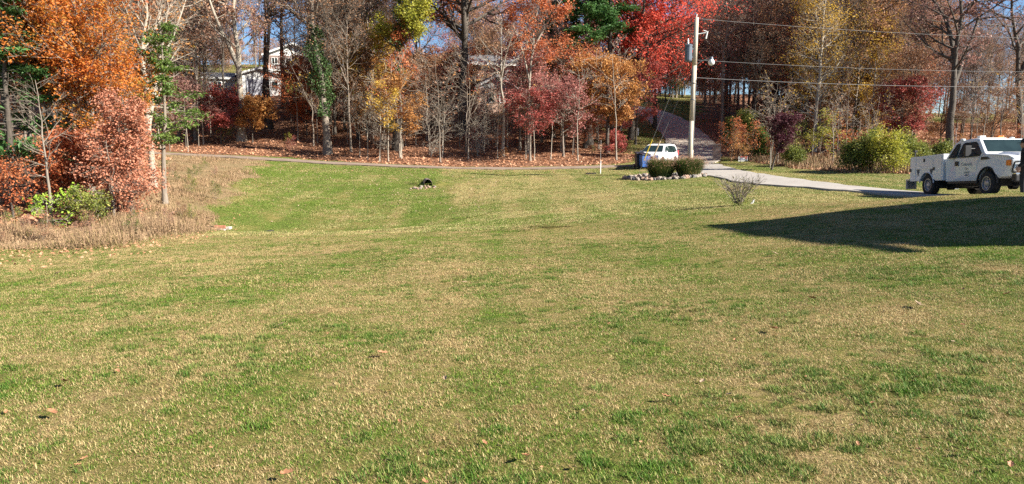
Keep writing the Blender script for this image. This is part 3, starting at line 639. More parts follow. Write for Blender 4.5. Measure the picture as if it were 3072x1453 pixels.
ivy(t_, 1.7, 3.4, 11.5, 4200, 'ivy', 0.18, 1)
t_ = T(1192, 70, -190, 'tulip_tree', 'yelgreen', 'dark', 'yellow green leafed tree on a dark vine covered trunk', base=0.48, spread=0.17, n1=40, n2=8, n3=6, nl=8, leaf=0.22, lsp=0.5, angle=(50, 80), r0=0.42, shape='column', seed=18)
ivy(t_, 3.0, 3.0, 12, 5200, 'redoak', 0.19, 2, 'red_vine'); ivy(t_, 1.6, 5.0, 18, 3600, 'ivy', 0.18, 3)
T(1105, 74, 130, 'maple_tree', 'yellow', 'dark', 'small yellow leafed tree left of the vine covered trunk', base=0.55, spread=0.34, n1=18, n2=7, n3=5, nl=6, leaf=0.2, lsp=0.4, r0=0.1, seed=22)
T(1165, 64, 265, 'sapling', 'yellow', 'pale', 'twin stemmed sapling with yellow and orange leaves by the lane', base=0.4, spread=0.25, n1=12, n2=5, n3=4, nl=5, leaf=0.17, lsp=0.3, r0=0.06, seed=23)
T(1205, 65.5, 250, 'sapling', 'brownorange', 'pale', 'orange leafed sapling right beside the yellow sapling', base=0.35, spread=0.3, n1=14, n2=6, n3=4, nl=8, leaf=0.18, lsp=0.35, r0=0.06, seed=24)
T(1388, 80, -240, 'oak_tree', 'redoak', 'dark', 'great red oak with thick dark trunk before the central house', base=0.42, spread=0.36, n1=26, n2=8, n3=6, nl=9, leaf=0.24, lsp=0.6, r0=0.55, forks=1, seed=25)
T(1330, 84, 175, 'oak_tree', 'redoak', 'dark', 'low red orange oak in front of the grey roofed wing', base=0.3, spread=0.42, n1=20, n2=7, n3=5, nl=9, leaf=0.2, lsp=0.45, r0=0.12, seed=26)
T(1508, 66, 90, 'birch_tree', 'rust', 'pale', 'slim pale tree with crooked white trunk before the brick deck', base=0.55, spread=0.2, n1=12, n2=6, n3=5, nl=1, leaf=0.16, r0=0.16, forks=1, seed=27, bareness=0.5, crook=1.6)
T(1585, 68, -60, 'birch_tree', 'redoak', 'pale', 'tall slim tree with pale forked stems right of the crooked one', base=0.5, spread=0.18, n1=18, n2=6, n3=5, nl=7, leaf=0.2, lsp=0.45, r0=0.16, forks=2, seed=28)
T(1590, 64, 300, 'dogwood_tree', 'crimson', 'grey', 'crimson dogwood standing at the foot of the wood', base=0.45, spread=0.42, n1=16, n2=7, n3=5, nl=9, leaf=0.16, lsp=0.35, r0=0.12, seed=29)
T(1690, 66, 290, 'dogwood_tree', 'pink', 'grey', 'broad dogwood in dusty pink leaf right of the crimson one', base=0.4, spread=0.55, n1=22, n2=7, n3=5, nl=10, leaf=0.16, lsp=0.38, r0=0.11, seed=30)
T(1560, 70, 170, 'maple_tree', 'pink', 'grey', 'dusty pink maple over the roof edge of the central house', base=0.4, spread=0.3, n1=20, n2=7, n3=5, nl=9, leaf=0.18, lsp=0.4, r0=0.13, seed=36)
T(1660, 78, 130, 'maple_tree', 'mauve', 'grey', 'mauve brown maple right of the central house', base=0.3, spread=0.3, n1=24, n2=8, n3=5, nl=9, leaf=0.2, lsp=0.5, r0=0.2, seed=37)
T(1765, 73, -160, 'white_pine', 'pine', 'dark', 'tall dark green white pine left of the red maple', conifer=True, base=0.5, spread=0.22, n1=46, n2=10, nl=24, leaf=0.42, lsp=0.75, r0=0.4, seed=40)
T(1835, 75, -200, 'white_pine', 'pine', 'dark', 'second white pine with layered boughs touching the red maple', conifer=True, base=0.5, spread=0.2, n1=46, n2=10, nl=24, leaf=0.42, lsp=0.75, r0=0.4, seed=41)
T(1690, 79, -120, 'white_pine', 'pine', 'dark', 'leftmost white pine partly hidden behind red leaves', conifer=True, base=0.55, spread=0.2, n1=40, n2=9, nl=20, leaf=0.42, lsp=0.7, r0=0.35, seed=42)
T(1820, 68, 200, 'oak_tree', 'brownorange', 'dark', 'orange brown oak leaning above the leafy slope', base=0.34, spread=0.34, n1=24, n2=8, n3=6, nl=10, leaf=0.18, lsp=0.4, r0=0.22, lean=0.06, seed=43)
T(1755, 71, 190, 'oak_tree', 'brownorange', 'dark', 'orange brown oak upright behind the leaning one', base=0.3, spread=0.28, n1=24, n2=8, n3=6, nl=9, leaf=0.18, lsp=0.45, r0=0.2, seed=44)
T(1905, 74, 225, 'maple_tree', 'crimson', 'dark', 'low crimson maple overhanging the bottom of the hill road', base=0.25, spread=0.40, n1=20, n2=7, n3=5, nl=10, leaf=0.18, lsp=0.4, r0=0.12, lean=0.05, seed=45)
T(1890, 77, -170, 'maple_tree', 'red', 'dark', 'tall brilliant red maple arching over the hill road', base=0.24, spread=0.36, n1=36, n2=9, n3=7, nl=7, leaf=0.21, lsp=0.6, r0=0.3, forks=2, lean=0.10, leandir=0.0, seed=46)
T(1962, 85, -120, 'maple_tree', 'red', 'dark', 'red maple right above the hill road behind the utility pole', base=0.22, spread=0.34, n1=30, n2=8, n3=6, nl=8, leaf=0.21, lsp=0.6, r0=0.22, seed=47, lean=0.03)
T(1850, 66, 405, 'shrub', 'crimson', 'grey', 'low crimson bush on the leafy slope left of the white car', base=0.1, spread=0.5, n1=16, n2=5, n3=4, nl=8, leaf=0.15, lsp=0.3, shape='bushy', r0=0.03, seed=48, cat='shrub')
T(2315, 50, 372, 'plum_tree', 'purple', 'dark', 'small purple leafed tree leaning right at the drive edge', base=0.33, spread=0.36, n1=20, n2=7, n3=6, nl=10, leaf=0.10, lsp=0.22, angle=(25, 50), r0=0.07, lean=0.22, leandir=0.0, seed=49)
T(2238, 64, 345, 'bush', 'hedge', 'grey', 'tall yellow green bush behind the yard sign', base=0.05, spread=0.30, n1=22, n2=7, n3=5, nl=7, leaf=0.13, lsp=0.45, angle=(25, 75), shape='bushy', r0=0.06, seed=50, cat='shrub')
T(2190, 70, 365, 'bush', 'hedge', 'grey', 'yellow green bush under the trees beside the hill road', base=0.05, spread=0.35, n1=22, n2=7, n3=5, nl=9, leaf=0.14, lsp=0.3, angle=(30, 70), shape='bushy', r0=0.06, seed=51, cat='shrub')
T(2285, 60.5, 400, 'bush', 'green', 'grey', 'dark green bush just left of the purple tree', base=0.05, spread=0.4, n1=20, n2=6, n3=5, nl=9, leaf=0.12, lsp=0.3, angle=(30, 70), shape='bushy', r0=0.05, seed=52, cat='shrub')
T(2440, 64, -170, 'birch_tree', 'yellow', 'pale', 'tall yellow leafed tree with white trunk right of the pole', base=0.16, spread=0.21, n1=46, n2=8, n3=6, nl=4, leaf=0.15, lsp=0.75, angle=(40, 70), r0=0.2, shape='column', seed=53)
T(2500, 73, -80, 'birch_tree', 'yellow', 'pale', 'second yellow leafed tree close behind the white trunked one', base=0.2, spread=0.26, n1=34, n2=8, n3=5, nl=6, leaf=0.15, lsp=0.7, angle=(40, 70), r0=0.14, shape='column', seed=54)
T(2845, 58, -120, 'oak_tree', 'mauve', 'dark', 'tall open oak with black trunk rising behind the truck', base=0.42, spread=0.34, n1=16, n2=7, n3=6, nl=6, leaf=0.2, lsp=0.5, r0=0.33, forks=2, seed=55)
T(3060, 62, -120, 'oak_tree', 'mauve', 'dark', 'dark oak leaning in from the right border', base=0.35, spread=0.34, n1=14, n2=6, n3=5, nl=4, leaf=0.2, lsp=0.5, r0=0.28, lean=-0.12, leandir=0.0, seed=56, forks=1)
T(2610, 64, 175, 'bare_tree', 'brownorange', 'pale', 'pale crooked tree nearly bare above the yellow hedge', base=0.3, spread=0.3, n1=14, n2=6, n3=5, nl=2, leaf=0.15, bareness=0.4, r0=0.12, forks=1, seed=57)
T(2700, 62, 270, 'maple_tree', 'crimson', 'grey', 'low crimson maple right above the yellow hedge', base=0.2, spread=0.42, n1=24, n2=7, n3=5, nl=10, leaf=0.16, lsp=0.4, r0=0.08, seed=58)
T(125, 24.6, 600, 'bush', 'lime', 'pale', 'lime green bush left under the slender leafless tree', base=0.3, spread=0.7, n1=7, n2=4, n3=3, nl=4, leaf=0.10, lsp=0.2, angle=(65, 88), shape='bushy', r0=0.02, seed=59, cat='shrub')
T(196, 25.6, 578, 'bush', 'lime', 'pale', 'lime green bush right of the slender leafless tree', base=0.5, spread=0.55, n1=6, n2=4, n3=3, nl=3, leaf=0.11, lsp=0.2, angle=(65, 88), shape='bushy', r0=0.02, seed=60, cat='shrub')
T(250, 25.6, 668, 'bush', 'hedge', 'grey', 'low olive bush behind the tall weeds', base=0.1, spread=0.8, n1=14, n2=5, n3=4, nl=8, leaf=0.09, lsp=0.18, shape='bushy', r0=0.02, seed=61, cat='shrub')
for i, (u, Y, vt, sd) in enumerate([(25, 27, 520, 62), (-60, 27, 460, 63), (95, 29, 450, 64)]):
    T(u, Y, vt, 'maple_tree', 'redoak', 'dark', ['low red orange maple at the left wood edge by the weeds', 'low red maple cut by the left border', 'low red maple in the gloom behind the leafless tree'][i], base=0.25, spread=0.42, n1=12, n2=6, n3=4, nl=3, leaf=0.10, lsp=0.35, angle=(60, 88), r0=0.05, seed=sd)
for i, (u, Y, vt, sd) in enumerate([(230, 29.5, 440, 65), (270, 33, 420, 66), (560, 70, 270, 67), (665, 72, 300, 68), (760, 73, 312, 69), (885, 76, 225, 70), (1010, 78, 150, 71), (1900, 62.5, 330, 72)][:7]):
    T(u, Y, vt, 'maple_tree', ['redoak', 'rust', 'mauve', 'crimson', 'brownorange', 'redoak', 'mauve'][i], 'dark',
      ['small red orange maple inside the left wood', 'small brown leafed maple deep in the left wood', 'dark mauve undergrowth tree left of the stout pale trunk', 'crimson undergrowth tree at the stout pale trunk', 'rusty orange small tree below the white garage', 'rusty red small tree left of the ivy trunk', 'mauve small tree right of the ivy trunk'][i],
      base=0.3, spread=0.45, n1=20, n2=7, n3=5, nl=9, leaf=0.13 if Y < 40 else 0.18, lsp=0.35, r0=0.07, seed=sd)
# hedge at right
for i, (u, Y, vt, k, lab) in enumerate([(2560, 46, 452, 'hedge', 'leftmost clump of the yellow green hedge'), (2610, 46, 432, 'hedge', 'second clump of the yellow green hedge from the left'), (2655, 45, 430, 'yelgreen', 'dark green clump in the middle of the hedge'), (2700, 46, 436, 'hedge', 'clump of the hedge next to the truck tail'), (2760, 50, 455, 'hedge', 'green bush seen over the truck bed'), (2830, 52, 452, 'hedge', 'green bush right behind the truck cab'), (2380, 54, 470, 'hedge', 'low olive bush behind the purple tree')]):
    T(u, Y, vt, 'bush', k, 'grey', lab, base=0.04, spread=0.75, n1=20, n2=6, n3=5, nl=7, leaf=0.12, lsp=0.42, angle=(20, 80), shape='bushy', r0=0.04, seed=80 + i, cat='shrub')

# --- tree library for the rest of the wood
LIB = {}
def lib(key, h, seed, bark, **kw):
    d = make_tree(h, seed, **kw); (V, Fc), lv = d
    tm = np_mesh('trunk', V, Fc, None, True); tm.materials.append(BARK[bark]); cm = None
    if lv is not None: cm = np_mesh('crown', lv[0], lv[1], [('rnd', 'FACE', lv[2])]); cm.materials.append(LEAF['brown'])
    LIB.setdefault(key, []).append((tm, cm, h, bark))
for s in range(4):
    lib('tall', 19, 200 + s, 'grey' if s % 2 else 'dark', base=0.4, spread=0.24, n1=18, n2=7, n3=6, nl=4, leaf=0.20, lsp=0.6, r0=0.2, forks=s % 3, angle=(38, 65))
for s in range(2):
    lib('thin', 17, 220 + s, 'grey' if s % 2 else 'dark', base=0.35, spread=0.24, n1=24, n2=8, n3=7, nl=2, leaf=0.15, lsp=0.5, r0=0.14, forks=s % 2, angle=(30, 58), bareness=0.3)
for s in range(3):
    lib('dense', 15, 240 + s, 'dark', base=0.2, spread=0.26, n1=26, n2=8, n3=6, nl=5, leaf=0.18, lsp=0.6, r0=0.18, forks=s % 2, angle=(40, 75))
for s in range(4):
    lib('mid', 9, 300 + s, 'dark' if s % 2 else 'grey', base=0.12, spread=0.30, n1=20, n2=7, n3=5, nl=6, leaf=0.17, lsp=0.5, r0=0.11, forks=s % 2, angle=(45, 80))
for s in range(3):
    lib('sapling', 5.5, 260 + s, 'pale' if s != 1 else 'grey', base=0.4, spread=0.26, n1=10, n2=5, n3=3, nl=1, leaf=0.12, lsp=0.2, r0=0.045, forks=s % 2, bareness=0.6)
for s in range(2):
    lib('under', 3.2, 270 + s, 'grey', base=0.15, spread=0.5, n1=12, n2=6, n3=4, nl=4, leaf=0.12, lsp=0.3, r0=0.03, angle=(40, 80), shape='bushy')
for s in range(2):
    lib('brush', 3.4, 280 + s, 'pale', base=0.05, spread=0.6, n1=16, n2=6, n3=4, nl=0, r0=0.045, angle=(30, 75), up=0.1, forks=2, min_twig=0.009, wob=0.05)
MARKS = [(0, 'at the left border'), (120, 'by the left pines'), (300, 'under the biggest orange maple'), (440, 'by the coppery beech'), (600, 'left of the stout pale trunk'), (760, 'by the stout pale trunk'), (900, 'beside the white garage'),
         (1060, 'by the ivy wrapped tree'), (1160, 'by the small yellow tree'), (1260, 'near the red vined trunk'), (1400, 'left of the great red oak'), (1480, 'right of the great red oak'), (1560, 'by the crooked pale tree'), (1660, 'by the crimson dogwood'),
         (1780, 'by the pink dogwood'), (1900, 'near the leaning orange oak'), (2000, 'left of the hill road'), (2120, 'over the hill road'), (2200, 'just right of the utility pole'), (2290, 'above the yard sign'), (2380, 'above the purple tree'), (2500, 'by the yellow birch'),
         (2600, 'above the left end of the hedge'), (2700, 'above the middle of the hedge'), (2790, 'above the right end of the hedge'), (2900, 'behind the truck bed'), (3000, 'behind the truck cab'), (9999, 'at the right border')]
HUE = {'rust': 'copper brown', 'brown': 'dull brown', 'redoak': 'red orange', 'mauve': 'mauve brown', 'brownorange': 'orange brown', 'crimson': 'crimson', 'pink': 'dusty pink', 'yelgreen': 'yellow green', 'yellow': 'yellow', 'hedge': 'olive green'}
BARE = {'thin': 'nearly bare', 'brush': 'bare', 'sapling': 'thin'}
def auto_label(key, u, Y, h, leafk, name):
    row = 'in front' if Y < 65 else 'second row' if Y < 72 else 'low down' if Y < 80 else 'midway up' if Y < 92 else 'high up' if Y < 118 else 'on the skyline' if Y < 128 else 'behind the skyline' if Y < 142 else 'farthest back'
    if u < 440 and Y < 100: row = 'in front' if Y < 34 else 'a little inside' if Y < 41 else 'deeper inside' if Y < 48 else 'far inside' if Y < 56 else 'deepest inside' if Y < 75 else 'on the slope behind'
    lo, hi = {'tall': (15, 18), 'thin': (12, 17), 'dense': (15, 18), 'mid': (7, 10), 'sapling': (4.5, 6), 'under': (1.2, 2), 'brush': (3.2, 4)}[key]
    size = 'low' if h < lo else 'tall' if h > hi else 'middling'
    hue = HUE[leafk] if key != 'brush' else 'grey'
    return f"{size} {BARE.get(key, 'leafy')} {hue} {name.split('_')[-1] if name != 'oak_tree' else 'oak'} {next(m_ for lim, m_ in MARKS if u < lim)}, {row}"
def place(key, u, Y, h, leafk, name, label, group, cat='tree'):
    tm, cm, h0, bk = rnd.choice(LIB[key]); x = XU(u, Y); z = Hs(x, Y) - 0.1
    if key == 'thin': name = 'bare_tree'
    label = auto_label(key, u, Y, h, leafk, name); group = {'bare_tree': 'nearly bare trees of the woods', 'oak_tree': 'oaks of the surrounding woods', 'maple_tree': 'half grown maples of the woods', 'sapling': 'saplings of the woods', 'shrub': 'shrubs of the woods', 'bare_shrub': 'bare tangles in the woods'}[name]
    root = empty(name, (x, Y, z), (rnd.uniform(-.03, .03), rnd.uniform(-.03, .03), rnd.uniform(0, 6.28)), label=label, cat=cat, group=group); s = h / h0
    root.scale = (s * rnd.uniform(.9, 1.1), s * rnd.uniform(.9, 1.1), s)
    mesh_obj('trunk', tm, None, root)
    if cm is not None:
        c = mesh_obj('crown', cm, None, root); c.material_slots[0].link = 'OBJECT'; c.material_slots[0].material = LEAF[leafk]
    return root
def clear(x, y, rr=2.6):
    return dist_path(x, y, DRD)[0] > rr and dist_path(x, y, DL)[0] > 1.8 and dist_path(x, y, DD)[0] > 2.4
HOUSES = [(-38.5, 100, -25, 112), (-15.5, 96, 7, 112), (-38, 120, -24, 136)]
FEAT = lambda u, Y: Y < 99 and (1120 < u < 1250 or 1300 < u < 1480 or 1640 < u < 2130)
SKYGAP = lambda u, Y: 830 < u < 975 or 1225 < u < 1345 or (Y < 80 and 640 < u < 860)
def fill(n, u0, u1, Y0, Y1, key, kinds, h0, h1, name, label, group, cat='tree', sep=1.6, keepout=None):
    got = []; tries = 0
    while len(got) < n and tries < n * 40:
        tries += 1; u = rnd.uniform(u0, u1); Y = rnd.uniform(Y0, Y1); x = XU(u, Y)
        if not clear(x, Y) or any(a < x < c and b < Y < d for a, b, c, d in HOUSES): continue
        if any(math.hypot(x - a, Y - b) < sep for a, b in got): continue
        if keepout and keepout(u, Y): continue
        if key != 'under' and 640 < u < 870 and Y < 101: continue
        if key in ('tall', 'thin', 'dense', 'mid') and 1400 < u < 1610 and Y < 99: continue
        if key in ('tall', 'thin', 'dense') and (FEAT(u, Y) or (SKYGAP(u, Y) and rnd.random() < .85)): continue
        if key == 'mid' and ((h0 > 7 and SKYGAP(u, Y)) or (Y < 72 and 2350 < u < 2570)): continue
        if key == 'dense' and Y < 74 and 2340 < u < 2570: continue
        got.append((x, Y)); place(key, u, Y, rnd.uniform(h0, h1), rnd.choice(kinds), name, label, group, cat)
fill(22, -250, 430, 34, 62, 'tall', ['rust', 'brown', 'redoak', 'mauve'], 15, 21, 'oak_tree', 'tall brown leafed tree standing in the dark left wood', 'trees in the dark left wood', sep=2.2)
fill(12, -300, 440, 30, 60, 'thin', ['rust', 'brown'], 9, 15, 'oak_tree', 'thin nearly bare tree inside the left wood', 'thin trees in the left wood', sep=1.8)
fill(14, -300, 400, 60, 100, 'dense', ['brown', 'rust', 'mauve'], 15, 20, 'oak_tree', 'bushy brown tree on the slope behind the left wood', 'bushy trees behind the left wood', sep=3)
fill(34, 440, 1700, 68, 102, 'thin', ['rust', 'brown', 'mauve'], 14, 21, 'oak_tree', 'thin mostly bare tree on the shaded hillside', 'thin trees on the shaded hillside', sep=2.2)
fill(10, 430, 640, 72, 98, 'tall', ['rust', 'pink', 'mauve', 'brown'], 15, 21, 'oak_tree', 'russet leafed tree on the hillside left of the garage', 'russet trees left of the garage', sep=2.2)
fill(12, 880, 1800, 72, 96, 'tall', ['redoak', 'brown', 'mauve', 'brownorange'], 14, 20, 'oak_tree', 'red brown tree on the hillside below the houses', 'red brown trees below the houses', sep=2.5, keepout=lambda u, Y: 1420 < u < 1600)
fill(18, -100, 2150, 116, 150, 'thin', ['brown', 'mauve', 'rust'], 12, 20, 'oak_tree', 'bare looking tree on the hill crest against the sky', 'thin trees along the hill crest', sep=3)
fill(16, 300, 2150, 116, 150, 'tall', ['brown', 'mauve', 'redoak', 'brownorange'], 12, 18, 'oak_tree', 'brown leafed tree on the hill crest behind the houses', 'leafy trees along the hill crest', sep=4, keepout=lambda u, Y: 820 < u < 1000 or 1230 < u < 1340)
fill(22, 2380, 2720, 74, 100, 'dense', ['brown', 'brown', 'brown', 'rust', 'brownorange'], 14, 21, 'oak_tree', 'dense brown leafed oak in the wood right of the road', 'dense brown oaks right of the road', sep=2.4)
fill(14, 2140, 2430, 101, 120, 'dense', ['brown', 'mauve', 'brown', 'brownorange'], 13, 18, 'oak_tree', '', '', sep=2.4)
fill(9, 2180, 2400, 82, 99, 'mid', ['brown', 'rust', 'hedge'], 6, 10, 'oak_tree', '', '', sep=2.2)
fill(10, 2150, 2400, 78, 99, 'tall', ['brown', 'rust', 'mauve'], 15, 20, 'oak_tree', '', '', sep=2.2)
fill(18, 2200, 2740, 64, 98, 'thin', ['brown', 'brownorange'], 10, 17, 'oak_tree', 'thin brown tree in the wood right of the road', 'thin trees right of the road', sep=2)
fill(20, 2720, 3300, 62, 102, 'thin', ['mauve', 'brown', 'mauve'], 7, 14, 'oak_tree', 'thin bare tree on the slope behind the truck', 'thin trees behind the truck', sep=2)
fill(34, 2600, 3300, 108, 150, 'tall', ['mauve', 'brown', 'rust'], 10, 16, 'oak_tree', 'distant russet tree beyond the open field at right', 'distant trees beyond the field', sep=4)
fill(12, 2400, 2750, 100, 145, 'tall', ['mauve', 'brown'], 11, 16, 'oak_tree', 'distant brown tree behind the wood right of the road', 'distant trees behind the right wood', sep=4)
GAR = lambda u, Y: 625 < u < 870 or 1395 < u < 1600
fill(30, 430, 1400, 70, 100, 'mid', ['redoak', 'brown', 'rust', 'brownorange', 'brown', 'pink', 'yelgreen'], 5, 9.5, 'maple_tree', 'half grown leafy tree in red or brown on the hillside', 'half grown trees on the hillside', sep=2.5, keepout=GAR)
fill(12, 1600, 1860, 68, 96, 'mid', ['redoak', 'brownorange', 'pink', 'brownorange'], 6, 11, 'maple_tree', 'half grown orange or pink tree left of the hill road', 'half grown trees left of the hill road', sep=2.2)
fill(26, 2390, 2740, 62, 94, 'mid', ['brown', 'brownorange', 'redoak', 'yellow', 'rust'], 6, 12, 'oak_tree', 'low branching brown oak in the right wood', 'low branching oaks in the right wood', sep=2.2)
fill(34, -150, 2200, 113, 158, 'mid', ['brown', 'mauve', 'rust', 'redoak', 'brown'], 8, 14, 'oak_tree', 'bushy brown tree on the top of the hill', 'bushy trees on top of the hill', sep=3, keepout=lambda u, Y: 830 < u < 960)
fill(14, 1900, 2140, 112, 150, 'mid', ['brown', 'mauve', 'crimson'], 9, 14, 'oak_tree', '', '', sep=2.4)
fill(12, 2760, 3250, 60, 100, 'mid', ['mauve', 'brown', 'rust'], 4, 7, 'oak_tree', 'low russet tree on the slope behind the truck', 'low trees behind the truck', sep=3)
fill(70, 470, 1860, 62.8, 84, 'sapling', ['crimson', 'rust', 'yellow', 'brownorange'], 4, 9.5, 'sapling', 'thin pale sapling at the foot of the shaded wood', 'saplings at the foot of the wood', sep=0.8)
fill(16, 2150, 3100, 50, 66, 'sapling', ['rust', 'yellow', 'brownorange'], 3.5, 7, 'sapling', 'thin sapling at the edge of the right wood', 'saplings at the right wood edge', sep=0.9)
fill(8, 180, 440, 30, 44, 'sapling', ['rust', 'redoak'], 3.0, 6.5, 'sapling', 'thin sapling in the shade of the left wood', 'saplings in the left wood', sep=0.9)
fill(6, 1290, 1520, 66, 78, 'brush', ['rust'], 2.4, 3.6, 'bare_shrub', 'tangle of pale bare branches in the middle of the wood', 'bare tangles in the middle wood', 'shrub', sep=1.0)
fill(3, 1020, 1240, 68, 78, 'brush', ['rust'], 2.8, 4.2, 'bare_shrub', 'pale bare bush on the shaded slope right of the ivy trunk', 'bare bushes right of the ivy trunk', 'shrub', sep=1.0)
fill(20, 1900, 2160, 102, 150, 'under', ['brown', 'rust', 'hedge'], 1.8, 4.0, 'shrub', '', '', 'shrub', sep=1.2)
fill(26, 560, 900, 122, 160, 'under', ['brown', 'rust', 'brown'], 3.5, 6.5, 'shrub', '', '', 'shrub', sep=1.4)
fill(18, 520, 1880, 63, 80, 'under', ['redoak', 'hedge', 'brownorange', 'crimson', 'rust', 'yelgreen'], 0.6, 2.0, 'shrub', 'small leafy shrub on the woodland floor', 'shrubs on the woodland floor', 'shrub', sep=1.2)
fill(18, 2140, 2760, 56, 70, 'under', ['redoak', 'brownorange', 'hedge', 'yelgreen'], 1.2, 3.2, 'shrub', 'leafy shrub along the edge of the right wood', 'shrubs along the right wood', 'shrub', sep=1.2)
fill(10, 2780, 3250, 54, 75, 'under', ['redoak', 'brownorange', 'brown'], 0.8, 2.0, 'shrub', 'small rusty shrub on the slope behind the truck', 'shrubs behind the truck', 'shrub', sep=1.2)
fill(16, 400, 640, 27, 52, 'under', ['rust', 'hedge', 'brown'], .4, .9, 'shrub', '', '', 'shrub', sep=1.0)
fill(16, -120, 600, 20.5, 24.5, 'under', ['rust', 'hedge', 'brown'], .35, .8, 'shrub', '', '', 'shrub', sep=.7, keepout=lambda u, Y: Y < np.interp(u, [-120, 350, 600], [20.4, 22, 25]))
fill(12, -150, 420, 27, 40, 'under', ['redoak', 'rust', 'hedge'], 0.8, 1.8, 'shrub', 'small shrub in the gloom of the left wood', 'shrubs in the left wood', 'shrub', sep=1.0)

# ------------------------------------------------------------------ leaf litter and weeds (stuff)
def litter(name, n, f_pts, size, mat, label, cat, up=0.03):
    P = f_pts(n); z = H(P[:, 0], P[:, 1]) + RG.uniform(0.0, up, len(P)); C = np.column_stack([P, z])
    V, Fc, rv = leaf_quads(C, size, RG, 1.2, 0.8)
    mesh_obj(name, np_mesh(name, V, Fc, [('rnd', 'FACE', rv)]), mat, label=label, cat=cat, kind='stuff')
def forest_pts(n):
    out = []
    while sum(map(len, out)) < n:
        u = RG.uniform(-200, 3250, n * 2); Y = RG.uniform(24, 92, n * 2); x = (u - 1536) / F / 1.009 * Y; lw, wd, fo = zones(x, Y)
        out.append(np.stack([x, Y], 1)[(fo > 0.4) & (dist_path(x, Y, DRD) > 1.8)])
    return np.concatenate(out)[:n]
litter('fallen_leaves', 70000, forest_pts, 0.20, LEAF['litter'], 'brown leaf litter covering the woodland floor', 'fallen leaves', 0.06)
def lawn_leaf_pts(n):
    u = RG.uniform(650, 1500, n); Y = 33 + 26 * RG.uniform(0, 1, n) ** 0.7; x = (u - 1536) / F / 1.009 * Y; lw, wd, fo = zones(x, Y)
    return np.stack([x, Y], 1)[lw > 0.5]
litter('fallen_leaves', 1400, lawn_leaf_pts, 0.085, M['leafpale'], 'pale leaves sprinkled over the green bank', 'fallen leaves', 0.10)
def edge_leaf(n):
    u = RG.uniform(-100, 1900, n); Y = np.interp(u, [-100, 350, 600, 700, 800, 1900], [18.5, 20.5, 24, 34, 58, 56]) - np.abs(RG.normal(0, 2.2, n)); x = (u - 1536) / F / 1.009 * Y; return np.stack([x, Y], 1)
litter('fallen_leaves', 1500, edge_leaf, 0.07, LEAF['litter'], 'brown leaves blown onto the lawn edge by the wood', 'fallen leaves', 0.06)
def road_leaf(n):
    i = RG.integers(3, len(DRD) - 8, n); P = DRD[i] + RG.normal(0, 1.1, (n, 2)) * np.array([1.5, 0.5]); return P
litter('fallen_leaves', 2500, road_leaf, 0.16, LEAF['litter'], 'leaves scattered on the hill road and its verges', 'fallen leaves', 0.09)

